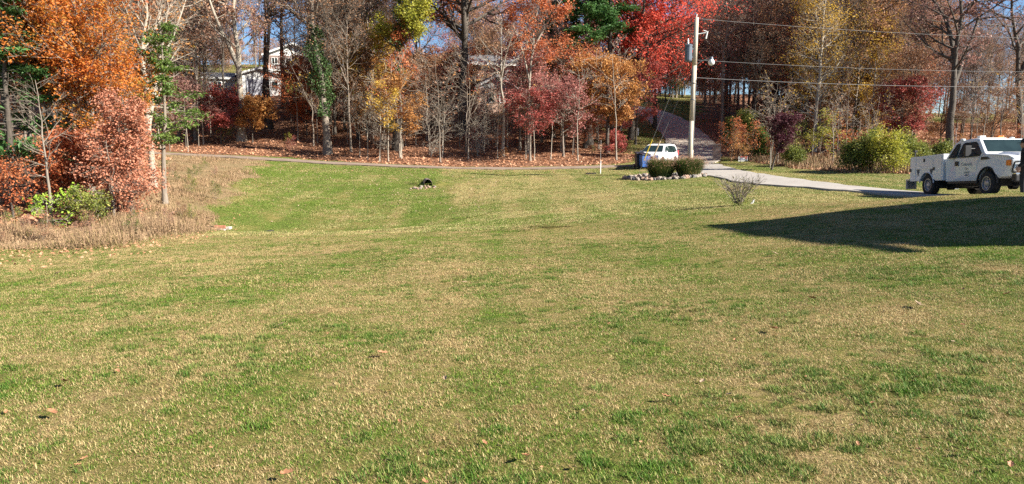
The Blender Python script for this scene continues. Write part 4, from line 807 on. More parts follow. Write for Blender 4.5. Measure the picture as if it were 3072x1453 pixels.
def weeds_obj():
    m, n, l, b = new_mat('dry_weeds'); r_ = attr(n, 'rnd'); w = noise(n, l, 0.5, 3, 0.6, wpos(n))
    q = math_(n, l, 'ADD', math_(n, l, 'MULTIPLY', r_, 0.55), math_(n, l, 'MULTIPLY', math_(n, l, 'SUBTRACT', w, 0.28), 1.0), True)
    c = ramp(n, l, q, [(0.0, (0.10, 0.13, 0.03)), (0.22, (0.19, 0.15, 0.05)), (0.45, (0.26, 0.16, 0.09)), (0.75, (0.36, 0.25, 0.14)), (1, (0.22, 0.12, 0.08))])
    l.new(c, b.inputs['Base Color']); b.inputs['Roughness'].default_value = 0.8
    N = 90000; u = RG.uniform(-350, 830, N * 3); Y = 19 + 46 * RG.uniform(0, 1, N * 3) ** 1.5; x = (u - 1536) / F / 1.009 * Y; lw, wd, fo = zones(x, Y)
    k = (wd > RG.uniform(0.05, 0.9, len(wd))) & (dist_path(x, Y, DL) > 1.25); x, Y, u = x[k][:N], Y[k][:N], u[k][:N]; N = len(x)
    clump = 0.5 + 0.5 * np.sin(x * 0.9 + 1.7 * np.sin(Y * 0.7)) * np.sin(Y * 0.8 + x * 0.4)
    clump2 = 0.5 + 0.5 * np.sin(x * 3.1 + 2.2 * np.sin(Y * 2.3)) * np.sin(Y * 2.9 - x * 1.4)
    L = (0.05 + 0.30 * clump ** 1.5 + 0.28 * clump2 ** 2 * clump) * RG.uniform(0.4, 1.5, N); L *= np.where(Y < 27, 1.25, 0.9) * np.where(Y > 33, 0.55, 1)
    a = RG.uniform(0, 6.28, N); le = RG.uniform(0.0, 1.25, N); wd_ = 0.005 + 0.0003 * Y; base = np.stack([x, Y, H(x, Y) - 0.02], 1)
    side = np.stack([np.cos(a + 1.57) * wd_ / 2, np.sin(a + 1.57) * wd_ / 2, 0 * a], 1); tip = base + np.stack([np.cos(a) * np.sin(le) * L, np.sin(a) * np.sin(le) * L, np.cos(le) * L], 1)
    V = np.stack([base - side, base + side, tip + side * 0.5, tip - side * 0.5], 1).reshape(-1, 3); rv = np.clip(RG.uniform(0, 1, N) * .6 + .4 * clump2, 0, 1)
    # seed heads
    sel = (RG.uniform(0, 1, N) < 0.5) & (L > .12); V2, F2, r2 = leaf_quads(tip[sel] + RG.normal(0, 0.02, (sel.sum(), 3)) - (tip - base)[sel] * RG.uniform(0, .6, (sel.sum(), 1)), 0.05, RG, 0.1)
    Vv = np.concatenate([V, V2]); Fc = np.concatenate([np.arange(N * 4).reshape(N, 4), F2 + N * 4])
    mesh_obj('tall_weeds', np_mesh('tall_weeds', Vv, Fc, [('rnd', 'FACE', np.concatenate([rv, r2]))]), m, label='tall dry tan weeds along the left wood and bank', cat='weeds', kind='stuff')
    # rough growth at the foot of the right wood
    N = 16000; u = RG.uniform(2200, 3150, N * 3); Y = RG.uniform(42, 62, N * 3); x = (u - 1536) / F / 1.009 * Y; lw, wd, fo = zones(x, Y)
    k = fo > 0.4; x, Y = x[k][:N], Y[k][:N]; N = len(x); L = RG.uniform(0.15, 0.75, N) * (0.5 + 0.5 * np.abs(np.sin(x * 0.9) * np.cos(Y * 0.8)))
    a = RG.uniform(0, 6.28, N); le = RG.uniform(0, 0.6, N); base = np.stack([x, Y, H(x, Y) - 0.02], 1)
    side = np.stack([np.cos(a + 1.57), np.sin(a + 1.57), 0 * a], 1) * 0.018; tip = base + np.stack([np.cos(a) * np.sin(le), np.sin(a) * np.sin(le), np.cos(le)], 1) * L[:, None]
    V = np.stack([base - side, base + side, tip + side * 0.5, tip - side * 0.5], 1).reshape(-1, 3)
    mesh_obj('tall_weeds', np_mesh('tall_weeds', V, np.arange(N * 4).reshape(N, 4), [('rnd', 'FACE', RG.uniform(0, 0.7, N))]), LEAF['hedge'] if False else m, label='rough weeds at the foot of the right wood', cat='weeds', kind='stuff')
weeds_obj()

# ------------------------------------------------------------------ houses
def wall_block(root, c, d, mat, name='wall'):
    m = MB(); m.box((c[0], c[1], c[2] + d[2] / 2), d); return m.build(name, mat, root)
def gable_roof(root, c, w, dp, z, rise, axis, mat, over=0.4, trim=None, name='roof'):
    """ridge along axis; w is x size, dp is y size"""
    m = MB(); hw, hd = w / 2 + over, dp / 2 + over; x, y = c; t = 0.16
    if axis == 'x': A = [(-hw, -hd, 0), (hw, -hd, 0), (hw, 0, rise), (-hw, 0, rise), (-hw, hd, 0), (hw, hd, 0)]
    else: A = [(-hw, -hd, 0), (-hw, hd, 0), (0, hd, rise), (0, -hd, rise), (hw, -hd, 0), (hw, hd, 0)]
    top = [(x + a, y + b, z + h + t) for a, b, h in A]; bot = [(x + a, y + b, z + h) for a, b, h in A]
    if axis == 'x': fs = [(0, 1, 2, 3), (3, 2, 5, 4)]; edge = [(0, 1), (1, 2), (2, 5), (5, 4), (4, 3), (3, 0)]
    else: fs = [(0, 3, 2, 1), (3, 4, 5, 2)]; edge = [(0, 3), (3, 4), (4, 5), (5, 2), (2, 1), (1, 0)]
    m.add(top + bot, fs + [tuple(i + 6 for i in reversed(f)) for f in fs] + [(a, b, b + 6, a + 6) for a, b in edge])
    r = m.build(name, mat, root)
    if trim:
        def rake(k, sgn, sx):
            if axis == 'y':
                yy = y + sgn * (hd + .03); k.add([(x + sx * hw, yy - .03, z - .12), (x + sx * hw, yy - .03, z + t), (x, yy - .03, z + rise + t), (x, yy - .03, z + rise - .15), (x + sx * hw, yy + .03, z - .12), (x + sx * hw, yy + .03, z + t), (x, yy + .03, z + rise + t), (x, yy + .03, z + rise - .15)], [(0, 1, 2, 3), (4, 7, 6, 5), (0, 4, 5, 1), (1, 5, 6, 2), (2, 6, 7, 3), (3, 7, 4, 0)])
            else:
                xx = x + sgn * (hw + .03); k.add([(xx - .03, y + sx * hd, z - .12), (xx - .03, y + sx * hd, z + t), (xx - .03, y, z + rise + t), (xx - .03, y, z + rise - .15), (xx + .03, y + sx * hd, z - .12), (xx + .03, y + sx * hd, z + t), (xx + .03, y, z + rise + t), (xx + .03, y, z + rise - .15)], [(0, 1, 2, 3), (4, 7, 6, 5), (0, 4, 5, 1), (1, 5, 6, 2), (2, 6, 7, 3), (3, 7, 4, 0)])
        for sgn in (-1, 1):
            for sx in (-1, 1): k = MB(); rake(k, sgn, sx); k.build('bargeboard', trim, r)
            if axis == 'x': k = MB(); k.box((x, y + sgn * (hd + .03), z + .02), (2 * hw, .06, .26)); k.build('fascia', trim, r)
    # gable infill
    g = MB(); hw2, hd2 = w / 2, dp / 2; rr = rise * (hd2 / hd if axis == 'x' else hw2 / hw)
    for sgn in (-1, 1):
        if axis == 'x': xx = x + sgn * (hw2 - .06); g.add([(xx, y - hd2, z), (xx, y + hd2, z), (xx, y, z + rise - .02), (xx + .05, y - hd2, z), (xx + .05, y + hd2, z), (xx + .05, y, z + rise - .02)], [(0, 1, 2), (5, 4, 3), (0, 3, 4, 1), (1, 4, 5, 2), (2, 5, 3, 0)])
        else: yy = y + sgn * (hd2 - .06); g.add([(x - hw2, yy, z), (x + hw2, yy, z), (x, yy, z + rise - .02), (x - hw2, yy + .05, z), (x + hw2, yy + .05, z), (x, yy + .05, z + rise - .02)], [(0, 1, 2), (5, 4, 3), (0, 3, 4, 1), (1, 4, 5, 2), (2, 5, 3, 0)])
    g.build('gable', trim or M['white_wall'], r)
    return r
def window(root, x, y, z, w, h, cols_=2):
    f = MB(); t = .07
    for zz in (z, z + h): f.box((x, y - .05, zz), (w + t, .1, t))
    for k in range(cols_ + 1): f.box((x - w / 2 + k * w / cols_, y - .05, z + h / 2), (t, .1, h - t))
    fo = f.build('window', M['trim'], root); g = MB(); g.box((x, y - .02, z + h / 2), (w - .02, .03, h - .04)); g.build('pane', M['glass'], fo)
def door(root, x, y, z, w, h, mat):
    d = MB(); d.box((x, y - .05, z + h / 2), (w, .1, h)); do = d.build('door', mat, root, 0.02); k = MB(); k.lathe([(0, -.03), (.035, -.02), (.035, .02), (0, .03)], 8, 'z', (x + w * .38, y - .14, z + 1)); k.build('handle', M['chrome'], do)

# white garage on the hill
gx = XU(790, 102); gz = 8.0
G = empty('garage', (gx, 102, gz), (0, 0, R(22)), label='white garage with dark low gable roof seen through the trunks', cat='garage')
wall_block(G, (0, 3, -1.5), (5.6, 6, 4.2), M['white_wall']); gable_roof(G, (0, 3), 5.6, 6, 2.7, 1.0, 'y', M['roofgrey'], .35, M['white_wall'])
door(G, -0.6, 0, 0.0, 2.4, 2.2, simple('grey_garage_door', (0.42, 0.43, 0.48), 0.6)); window(G, 1.8, 0, 1.0, .8, .9, 1)
wall_block(G, (-5.2, 4, -1.5), (4.2, 4, 3.8), M['white_wall']); gable_roof(G, (-5.2, 4), 4.2, 4, 2.3, 0.8, 'x', M['roofgrey'], .3, M['white_wall'])
window(G, -5.4, 2, 1.0, 1.0, .9, 2)
# upper house
ux = XU(885, 126); uz = Hs(ux, 128)
U = empty('house', (ux, 127, W(880, 232, 126).z), (0, 0, R(12)), label='red brick house with white trim at the hilltop behind the garage', cat='house')
wall_block(U, (0, 4, -2), (9, 8, 5.6), M['brick_dark']); gable_roof(U, (0, 4), 9, 8, 3.6, 2.0, 'y', M['roofgrey'], .5, M['trim'])
for x_ in (-3, -.8, 1.4, 3.2): window(U, x_, 0, 1.9, .9, 1.3, 2)
dk = MB(); dk.box((0, -1.2, 1.0), (8.4, 2.2, .18)); dko = dk.build('deck', M['trim'], U)
rl = MB()
for k in range(22): rl.box((-4.1 + k * .39, -2.2, 1.5), (.06, .06, .9))
rl.box((0, -2.2, 2.0), (8.4, .1, .08)); props(rl.build('railing', M['trim'], dko), kind='stuff')
for x_ in (-4, 0, 4): p_ = MB(); p_.box((x_, -2.1, -.6), (.18, .18, 3)); p_.build('post', M['trim'], U)
# central house: brick, deck, two wings with white gables
cx = XU(1480, 99); cz = W(1480, 318, 99).z
Hh = empty('house', (cx, 98, cz), (0, 0, R(16)), label='large brick house with white trim and long wooden deck among the trees', cat='house')
wall_block(Hh, (0.5, 4, -2), (13, 8, 7.2), M['brick_orange']); gable_roof(Hh, (0.5, 4), 13, 8, 5.2, 1.5, 'x', M['roofgrey'], .6, M['trim'])
wall_block(Hh, (-9.2, 4.5, -2), (6.0, 8, 6.6), M['white_wall']); gable_roof(Hh, (-9.2, 4.5), 6.0, 8, 4.6, 2.0, 'x', M['roofgrey'], .5, M['trim'])
wall_block(Hh, (-1.0, -3.2, -2.4), (4.6, 4.4, 4.2), M['brick_orange']); gable_roof(Hh, (-1.0, -3.2), 4.6, 4.4, 1.8, 1.5, 'y', M['roofgrey'], .5, M['trim'])
window(Hh, -1.6, -5.42, .1, .7, 1.2, 1); window(Hh, -.2, -5.42, .1, .7, 1.2, 1)
for x_ in (-4.4, -2.6, .6, 3.0, 5.4): window(Hh, x_, 0, 3.6, 1.3, 1.2, 2)
for x_ in (-10.8, -8.6): window(Hh, x_, .5, 2.7, 1.0, 1.2, 2)
door(Hh, 2.0, 0, 3.15, .95, 2.0, M['trim'])
d_ = MB(); d_.box((.2, -1.5, 2.95), (10.8, 2.9, .22)); dko = d_.build('deck', M['deck'], Hh)
for k in range(4):
    r_ = MB(); r_.box((.2, -2.9, 3.3 + k * .24), (10.8, .05, .13)); r_.build('rail', M['deck'], dko)
for k in range(7):
    p_ = MB(); p_.box((-5.1 + k * 1.77, -2.86, 1.0), (.14, .14, 6.0)); p_.build('post', M['trim'] if k in (0, 6) else M['deck'], Hh)
ch = MB(); ch.box((7.4, 3, 3.2), (1.3, 1.0, 8.6)); ch.build('chimney', M['trim'], Hh)
dp_ = MB(); dp_.box((7.1, -.05, 2.2), (.14, .1, 5.6)); dp_.build('downpipe', M['trim'], Hh)
# low concrete wall and white rail on the slope
def seg_wall(name, u0, u1, Y, v, h, mat, label, cat, th_=.25, Y1=None):
    a = W(u0, v, Y); b = W(u1, v, Y1 or Y); m = MB(); n = 8
    for k in range(n):
        p = a.lerp(b, k / n); q = a.lerp(b, (k + 1) / n); zt = max(Hs(p.x, p.y), Hs(q.x, q.y)) + h; ang = math.atan2(q.y - p.y, q.x - p.x)
        m.box(((p.x + q.x) / 2, (p.y + q.y) / 2, zt - (h + .6) / 2), ((q - p).length - .01, th_, h + .6), ang)
    o = m.build(name, mat, None, label=label, cat=cat); return o
seg_wall('retaining_wall', 960, 1160, 97, 300, .35, concrete('wall_concrete', (0.5, 0.48, 0.44), (0.66, 0.63, 0.58)), 'low pale concrete wall across the slope right of the ivy trunk', 'wall')
wr = empty('rail_fence', tuple(W(1840, 350, 84)), label='low white rail beside the grass left of the hill road', cat='fence')
pa, pb = W(1770, 350, 88), W(1915, 362, 80); ws = wr.location
for k in range(7):
    p = pa.lerp(pb, k / 6); z_ = Hs(p.x, p.y); b_ = MB(); b_.box((p.x - ws.x, p.y - ws.y, z_ + .25 - ws.z), (.12, .12, 1.0)); b_.build('post', M['trim'], wr)
for dz in (.45, .68):
    b_ = MB()
    for k in range(6):
        p, q = pa.lerp(pb, k / 6), pa.lerp(pb, (k + 1) / 6); b_.bar((p.x - ws.x, p.y - ws.y - .08, Hs(p.x, p.y) + dz - ws.z), (q.x - ws.x, q.y - ws.y - .08, Hs(q.x, q.y) + dz - ws.z), .07, 4)
    b_.build('rail', M['trim'], wr)

# house outside the frame at right: it throws the long shadow on the lawn
hr = empty('house', (18.7, 10.3, .3), (0, 0, R(-3)), label='two storey white sided house at right whose shadow falls on the lawn', cat='house')
wall_block(hr, (0, 0, -.4), (7.6, 6.0, 6.0), M['white_wall']); gable_roof(hr, (0, 0), 7.6, 6.0, 5.6, 2.8, 'y', M['roofgrey'], .35, M['trim'])
for y_ in (-1.8, 1.2):
    for z_ in (.9, 3.5):
        f = MB(); f.box((-3.85, y_, z_ + .65), (.1, 1.0, 1.3)); fo = f.build('window', M['trim'], hr); g = MB(); g.box((-3.91, y_, z_ + .65), (.03, .85, 1.15)); g.build('pane', M['glass'], fo)

# ------------------------------------------------------------------ utility pole
pb_ = W(2069, 500, 47.5); pz = Hs(pb_.x, 47.5); ptop = W(2090, 53, 47.5)
PO = empty('utility_pole', (pb_.x, 47.5, pz), label='tall weathered wooden utility pole rising from the planted stone bed', cat='utility pole')
tp = Vector((ptop.x - pb_.x, 0, ptop.z - pz)); m = MB(); m.tube([(0, 0, -.3), tuple(tp * .35), tuple(tp * .7), tuple(tp)], [.185, .165, .145, .125], 14); m.build('pole', M['pole'], PO, smooth=True)
def onp(v): return tp * ((W(2080, v, 47.5).z - pz) / tp.z)
def lathe_at(p, prof, n=12):
    m = MB(); m.lathe(prof, n, 'z', tuple(p)); return m
q = onp(160) + Vector((-.42, -.05, 0))
o = lathe_at(q, [(0, -.52), (.2, -.5), (.23, -.42), (.23, .4), (.25, .42), (.25, .5), (.1, .56), (0, .57)]).build('transformer', M['transformer'], PO, smooth=False)
lathe_at(q + Vector((-.05, 0, .56)), [(0, 0), (.06, 0), (.07, .08), (.045, .12), (.065, .18), (.04, .24), (.02, .34), (0, .35)], 8).build('bushing', M['porcelain'], o)
b_ = MB(); b_.box(tuple(q + Vector((.25, 0, .25))), (.16, .1, .08)); b_.box(tuple(q + Vector((.25, 0, -.25))), (.16, .1, .08)); b_.build('bracket', M['wire'], o)
q = onp(182); lm = MB(); lm.tube([tuple(q + Vector((.1, 0, -.25))), tuple(q + Vector((.45, -.1, -.02))), tuple(q + Vector((.95, -.2, .12)))], .03, 6); lo = lm.build('lamp_arm', M['wire'], PO)
e = q + Vector((1.0, -.2, .05)); lathe_at(e, [(0, .16), (.08, .15), (.11, .05), (.12, 0)]).build('lamp_head', M['transformer'], lo); lathe_at(e, [(.12, 0), (.20, -.14), (.20, -.26), (.1, -.36), (0, -.38)]).build('lamp_globe', M['porcelain'], lo, smooth=True)
q = onp(103); b_ = MB(); b_.bar(tuple(q + Vector((.1, 0, 0))), tuple(q + Vector((.7, -.05, .1))), .03); b_.bar(tuple(q + Vector((.7, -.05, .16))), tuple(q + Vector((.62, -.05, -.28))), .05, 8); b_.bar(tuple(q + Vector((.45, -.05, .22))), tuple(q + Vector((.75, -.05, .12))), .03, 6); b_.build('fuse_cutout', M['porcelain'], PO)
b_ = MB(); b_.bar(tuple(tp + Vector((-.02, 0, 0))), tuple(tp + Vector((0, 0, .2))), .03, 8, .05); b_.build('insulator', M['porcelain'], PO)
for v in (250, 300): b_ = MB(); b_.lathe([(.17, -.03), (.175, 0), (.17, .03)], 14, 'z', tuple(onp(v))); b_.build('band', M['wire'], PO)
cm_ = MB(); cm_.bar(tuple(onp(450) + Vector((.13, -.14, 0))), tuple(onp(240) + Vector((.11, -.12, 0))), .018, 5); cm_.build('ground_wire', M['wire'], PO)
# line wires to the right
P0 = Vector((pb_.x, 47.5, pz))
for v0, v1, dz in ((56, 125, 1.5), (180, 222, .9), (233, 266, .9)):
    a = P0 + onp(v0); mid = W(3072, v1, 53.5); b = Vector((64, 57, 0)); 
    xs = np.array([a.x, mid.x, b.x]); s1 = (mid.z - a.z) / (mid.x - a.x); curv = 0.0011
    pts = []
    for k in range(25):
        t = k / 24; x = a.x + (b.x - a.x) * t; y = a.y + (b.y - a.y) * t
        z = a.z + s1 * (x - a.x) + curv * (x - a.x) * (x - mid.x); pts.append((x, y, z))
    m = MB(); m.tube(pts, (.009 if v0 != 233 else .013), 5)
    m.build('power_line', M['wire'], None, label={56: 'topmost wire running right from the pole top', 180: 'middle wire running right from above the pole lamp', 233: 'lowest thick wire running right from the pole'}[v0], cat='wire')
for i, (pts, gcol) in enumerate([([(2076, 205, 47.4), (1978, 428, 48.6), (1938, 506, 49)], 'porcelain'), ([(2080, 120, 47.4), (1945, 442, 49.4), (1915, 510, 50)], 'yellow_pl')]):
    A = W(*pts[0]); B = W(*pts[2]); B.z = Hs(B.x, B.y)
    ro = empty('guy_wire', tuple(B), label=['right guy wire with pale guard anchored behind the ornamental grass', 'left guy wire with yellow guard anchored by the bins'][i], cat='guy wire')
    m = MB(); m.bar((0, 0, -.05), tuple(A - B), .012, 5); m.build('wire', M['wire'], ro)
    d = (A - B).normalized(); m = MB(); s0 = .9 if i == 0 else 1.0; m.bar(tuple(d * s0), tuple(d * (s0 + 1.5)), .035, 7); m.build('guard', M[gcol if i else 'yellow_pl'] if i else simple('pale_guard', (0.72, 0.55, 0.35), .5), ro)

# ------------------------------------------------------------------ planted bed with ornamental grass and stones
bx, by, ra, rb = BED
SB = empty('flower_bed', (bx, by, Hs(bx, by)), label='oval bed edged with pale stones around the pole base', cat='flower bed')
m = MB(); n_ = 40; vs = [(0, 0, .05)] + [((ra - .1) * math.cos(2 * math.pi * k / n_), (rb - .1) * math.sin(2 * math.pi * k / n_), Hs(bx + (ra - .1) * math.cos(2 * math.pi * k / n_), by + (rb - .1) * math.sin(2 * math.pi * k / n_)) - Hs(bx, by) + .04) for k in range(n_)]
m.add(vs, [(0, 1 + k, 1 + (k + 1) % n_) for k in range(n_)]); m.build('mulch', M['mulch'], SB)
stones = []
for s in range(5):
    bm = bmesh.new(); bmesh.ops.create_icosphere(bm, subdivisions=1, radius=1)
    rs_ = random.Random(s)
    for v in bm.verts: v.co *= rs_.uniform(.75, 1.15)
    me = bpy.data.meshes.new('stone'); bm.to_mesh(me); bm.free(); me.materials.append(M['stone']); stones.append(me)
st2 = simple('warm_stone', (0.34, 0.22, 0.16), .85, 0, .3, 14, .4); st3 = simple('grey_stone', (0.16, 0.15, 0.14), .85, 0, .3, 14, .4)
for k in range(150):
    a = 2 * math.pi * (k + rnd.uniform(-.4, .4)) / 75; rr_ = rnd.uniform(.93, 1.07); x, y = ra * rr_ * math.cos(a), rb * rr_ * math.sin(a)
    o = mesh_obj('stone', rnd.choice(stones), None, SB); o.location = (x, y, Hs(bx + x, by + y) - Hs(bx, by) + .06); s = rnd.uniform(.09, .19)
    o.scale = (s * 1.2, s, s * .8); o.rotation_euler = (rnd.random() * 3, rnd.random() * 3, rnd.random() * 6)
    o.material_slots[0].link = 'OBJECT'; o.material_slots[0].material = rnd.choice([M['stone'], M['stone'], st2, st3])
def orn_grass(x, y, h, r_, n, seed, label):
    rng = np.random.default_rng(seed); ro = empty('ornamental_grass', (x, y, Hs(x, y)), label=label, cat='ornamental grass')
    a = rng.uniform(0, 6.283, n); rb_ = r_ * 0.6 * np.sqrt(rng.uniform(0, 1, n)); base = np.stack([np.cos(a) * rb_, np.sin(a) * rb_, 0 * a], 1)
    a2 = a + rng.normal(0, .5, n); L = h * rng.uniform(.6, 1.15, n); out = r_ * rng.uniform(.05, .62, n); K = 5; tt = np.linspace(0, 1, K)
    P = base[:, None, :] + np.stack([np.cos(a2)[:, None] * out[:, None] * tt ** 1.6, np.sin(a2)[:, None] * out[:, None] * tt ** 1.6, L[:, None] * (tt * 1.05 - .22 * tt ** 3 * (out / r_)[:, None])], -1)
    sd = np.stack([-np.sin(a2), np.cos(a2), 0 * a2], 1) * .012; w_ = np.array([1, 1.1, 1, .7, .15])[None, :, None]
    Lf, Rt = P - sd[:, None] * w_, P + sd[:, None] * w_; V = np.stack([Lf, Rt], 2).reshape(-1, 3); i = (np.arange(n) * K * 2)[:, None] + (np.arange(K - 1) * 2)[None, :]
    Fc = np.stack([i, i + 1, i + 3, i + 2], -1).reshape(-1, 4); rv = np.repeat(rng.uniform(0, 1, n), K - 1)
    mesh_obj('foliage', np_mesh('foliage', V, Fc, [('rnd', 'FACE', rv)]), ORN, ro)
    sel = rng.choice(n, n // 9); tip = P[sel, -1] + rng.normal(0, .03, (len(sel), 3)) + np.array([0, 0, .08]); C = np.repeat(tip, 5, 0) + rng.normal(0, .07, (len(sel) * 5, 3))
    V, Fc, rv = leaf_quads(C, .06, rng, 0.0, .4); mesh_obj('seed_head', np_mesh('seed_head', V, Fc, [('rnd', 'FACE', rv)]), LEAF['rust'], ro, kind='stuff')
ORN = leaf_mat('ornamental_blade', [(0.025, 0.045, 0.012), (0.05, 0.085, 0.02), (0.10, 0.12, 0.035), (0.28, 0.20, 0.09)], .3, 1.4)
orn_grass(XU(1985, 44.8), 44.8, 1.08, 1.0, 4600, 1, 'left clump of tall ornamental grass before the white car')
orn_grass(XU(2068, 44.6), 44.6, 1.05, 1.0, 4600, 2, 'right clump of tall ornamental grass at the pole foot')

# ------------------------------------------------------------------ bins, marker, pillar, sign, small things
def wheelie(x, y, rz, mat, label, h=1.08):
    ro = empty('wheeled_bin', (x, y, Hs(x, y) + .06), (0, 0, rz), label=label, cat='bin'); m = MB(); m.box((0, 0, .54 * h), (.56, .62, .88 * h), 0, 1.16); m.build('body', mat, ro, .03)
    m = MB(); m.add([(-.35, -.42, .98 * h), (.35, -.42, .98 * h), (.35, .40, 1.06 * h), (-.35, .40, 1.06 * h), (-.33, -.40, 1.03 * h), (.33, -.40, 1.03 * h), (.33, .38, 1.13 * h), (-.33, .38, 1.13 * h)], [(0, 3, 2, 1), (4, 5, 6, 7), (0, 1, 5, 4), (1, 2, 6, 5), (2, 3, 7, 6), (3, 0, 4, 7)]); m.build('lid', M['bin_dark'], ro, .015)
    m = MB(); m.bar((-.3, .46, 1.0 * h), (.3, .46, 1.0 * h), .02, 6); m.build('handle', M['black'], ro)
    for s in (-1, 1): m = MB(); m.lathe([(.04, -.03), (.13, -.03), (.13, .03), (.04, .03)], 12, 'x', (s * .3, .32, .1)); m.build('wheel', M['rubber'], ro)
xb = XU(1917, 56); wheelie(xb, 55.6, R(4), M['bin_dark'], 'dark navy wheeled bin at the left front of the white car'); wheelie(XU(1934, 55), 54.9, R(10), M['blue'], 'bright blue wheeled bin half behind the ornamental grass', 1.0)
mk = W(1801, 519, 51); m = MB(); m.bar((mk.x, 51, Hs(mk.x, 51) - .1), (mk.x + .01, 51, Hs(mk.x, 51) + .88), .035, 8); m.build('marker_stake', M['trim'], None, label='thin white marker stake on the lawn beside the lane', cat='stake')
m = MB(); m.bar((mk.x, 51, Hs(mk.x, 51) + .85), (mk.x + .02, 51, Hs(mk.x, 51) + 2.3), .006, 5); m.build('whip_antenna', M['trim'], None, label='thin whip rod rising from the white marker stake', cat='rod')
a_ = W(1757, 519, 51); b_2 = W(1788, 520, 51); m = MB(); m.box(((a_.x + b_2.x) / 2, 51, Hs(a_.x, 51) + .07), (b_2.x - a_.x, .18, .09), .03); m.build('timber', M['black'], None, .02, label='short dark timber lying on the lawn left of the stake', cat='timber')
pp = W(2149, 491, 61.5); PI_ = empty('brick_pillar', (pp.x, 61.5, Hs(pp.x, 61.5)), (0, 0, R(-14)), label='dark brick gate pillar at the foot of the hill road', cat='pillar')
m = MB(); m.box((0, 0, .62), (.62, .62, 1.36)); m.build('shaft', M['brick_dark'], PI_); m = MB(); m.box((0, 0, 1.34), (.70, .70, .09)); m.build('cap', simple('pillar_cap', (0.30, 0.24, 0.22), .8), PI_, .01)
sg = W(2229, 478, 60); SI = empty('yard_sign', (sg.x, 60, Hs(sg.x, 60)), (0, 0, R(-8)), label='small white yard sign with red and blue print on wire legs', cat='sign'); zc = sg.z - Hs(sg.x, 60)
m = MB(); m.box((0, 0, zc), (.74, .03, .44)); m.build('panel', M['trim'], SI)
m = MB(); m.box((0.04, -.02, zc + .18), (.60, .012, .07)); m.build('red_band', M['red'], SI); m = MB(); m.box((.24, -.024, zc + .06), (.12, .012, .08)); m.build('red_star', M['red'], SI)
for dz, w_, x_ in ((.07, .34, -.1), (-.03, .5, -.05)): m = MB(); [m.box((x_ - w_ / 2 + .05 + k * .09, -.02, zc + dz), (.06, .01, .045)) for k in range(int(w_ / .09))]; props(m.build('lettering', M['blueprint'], SI), kind='stuff')
m = MB(); m.add([(.12, -.022, zc - .2), (.3, -.022, zc - .2), (.21, -.022, zc - .05), (.12, -.016, zc - .2), (.3, -.016, zc - .2), (.21, -.016, zc - .05)], [(0, 1, 2), (5, 4, 3), (0, 3, 4, 1), (1, 4, 5, 2), (2, 5, 3, 0)]); m.build('emblem', M['ink'], SI)
for s in (-1, 1): m = MB(); m.bar((s * .25, 0, -.1), (s * .25, 0, zc - .2), .008, 5); m.build('leg', M['wire'], SI)

# culvert pipe
cp = W(1284, 548, 45.6); CU = empty('culvert_pipe', (cp.x, 45.6, Hs(cp.x, 45.6) - .04), (0, 0, R(14)), label='corrugated culvert pipe mouth poking out of the green bank', cat='pipe')
m = MB(); prof = []
for k in range(17): prof.append((.30 + (.018 if k % 2 else 0), k * .075 - .13))
m2 = MB(); n_ = 22; ring = []
for k, (r_, yy) in enumerate(prof):
    for j in range(n_):
        t = 2 * math.pi * j / n_; ring.append((r_ * .82 * math.cos(t), yy, r_ * 1.12 * math.sin(t) + .12))
m2.add(ring, [(k * n_ + j, k * n_ + (j + 1) % n_, (k + 1) * n_ + (j + 1) % n_, (k + 1) * n_ + j) for k in range(16) for j in range(n_)]); m2.build('pipe', M['corr'], CU, smooth=True)
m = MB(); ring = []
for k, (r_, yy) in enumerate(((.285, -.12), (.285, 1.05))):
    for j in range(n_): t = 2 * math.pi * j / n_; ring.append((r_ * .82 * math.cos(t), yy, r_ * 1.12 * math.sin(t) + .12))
m.add(ring, [(j, n_ + j, n_ + (j + 1) % n_, (j + 1) % n_) for j in range(n_)] + [tuple(range(n_, 2 * n_))]); m.build('shade_lining', M['interior'], CU)  # inner wall coloured near black for the shade in the pipe mouth
rk = empty('rock_pile', (cp.x - .25, 44.6, Hs(cp.x - .25, 44.6)), label='small heap of tan stones below the culvert pipe mouth', cat='rocks')
for k in range(26):
    x, y = rnd.gauss(-.15, .42), rnd.gauss(0, .45); o = mesh_obj('stone', rnd.choice(stones), None, rk); s = rnd.uniform(.05, .13); o.scale = (s * 1.2, s, s * .7); o.location = (x, y, Hs(rk.location.x + x, 44.6 + y) - rk.location.z + .04); o.rotation_euler = (0, 0, rnd.random() * 6)
    o.material_slots[0].link = 'OBJECT'; o.material_slots[0].material = rnd.choice([M['stone'], st2])
# catch basin and drain in the swale
cb = W(692, 675, 29.2); CB = empty('catch_basin', (cb.x, 27.8, Hs(cb.x, 27.8)), (0, 0, R(3)), label='sunken drain with terracotta slab and broken concrete lip', cat='drain')
m = MB(); m.box((.05, .2, .10), (.42, .05, .15)); m.build('slab', M['terracotta'], CB, .01)
m = MB(); m.box((-.05, -.05, .02), (.78, .28, .09)); m.box((.42, .1, .08), (.16, .3, .1)); m.build('concrete_lip', simple('weathered_concrete', (.46, .40, .34), .9, 0, .25, 9, .4), CB, .02)
m = MB(); m.box((-.27, .18, .08), (.14, .16, .13)); m.build('shade_block', M['interior'], CB)  # solid near-black block in place of a shaded hole
c2 = W(806, 675, 28); C2 = empty('drain_pipe', (c2.x, 27.8, Hs(c2.x, 27.8) - .05), label='short dark drain mouth in the swale right of the terracotta slab', cat='drain')
m = MB(); m.lathe([(.13, -.2), (.15, -.2), (.15, .25), (.13, .25), (.12, .1), (0, .1)], 14, 'x', (0, 0, .1)); o = m.build('pipe', M['interior'], C2); o.rotation_euler = (0, 0, R(60))
m = MB(); m.box((-.24, -.05, .0), (.3, .25, .10)); m.build('slab', M['stone'], C2, .02)
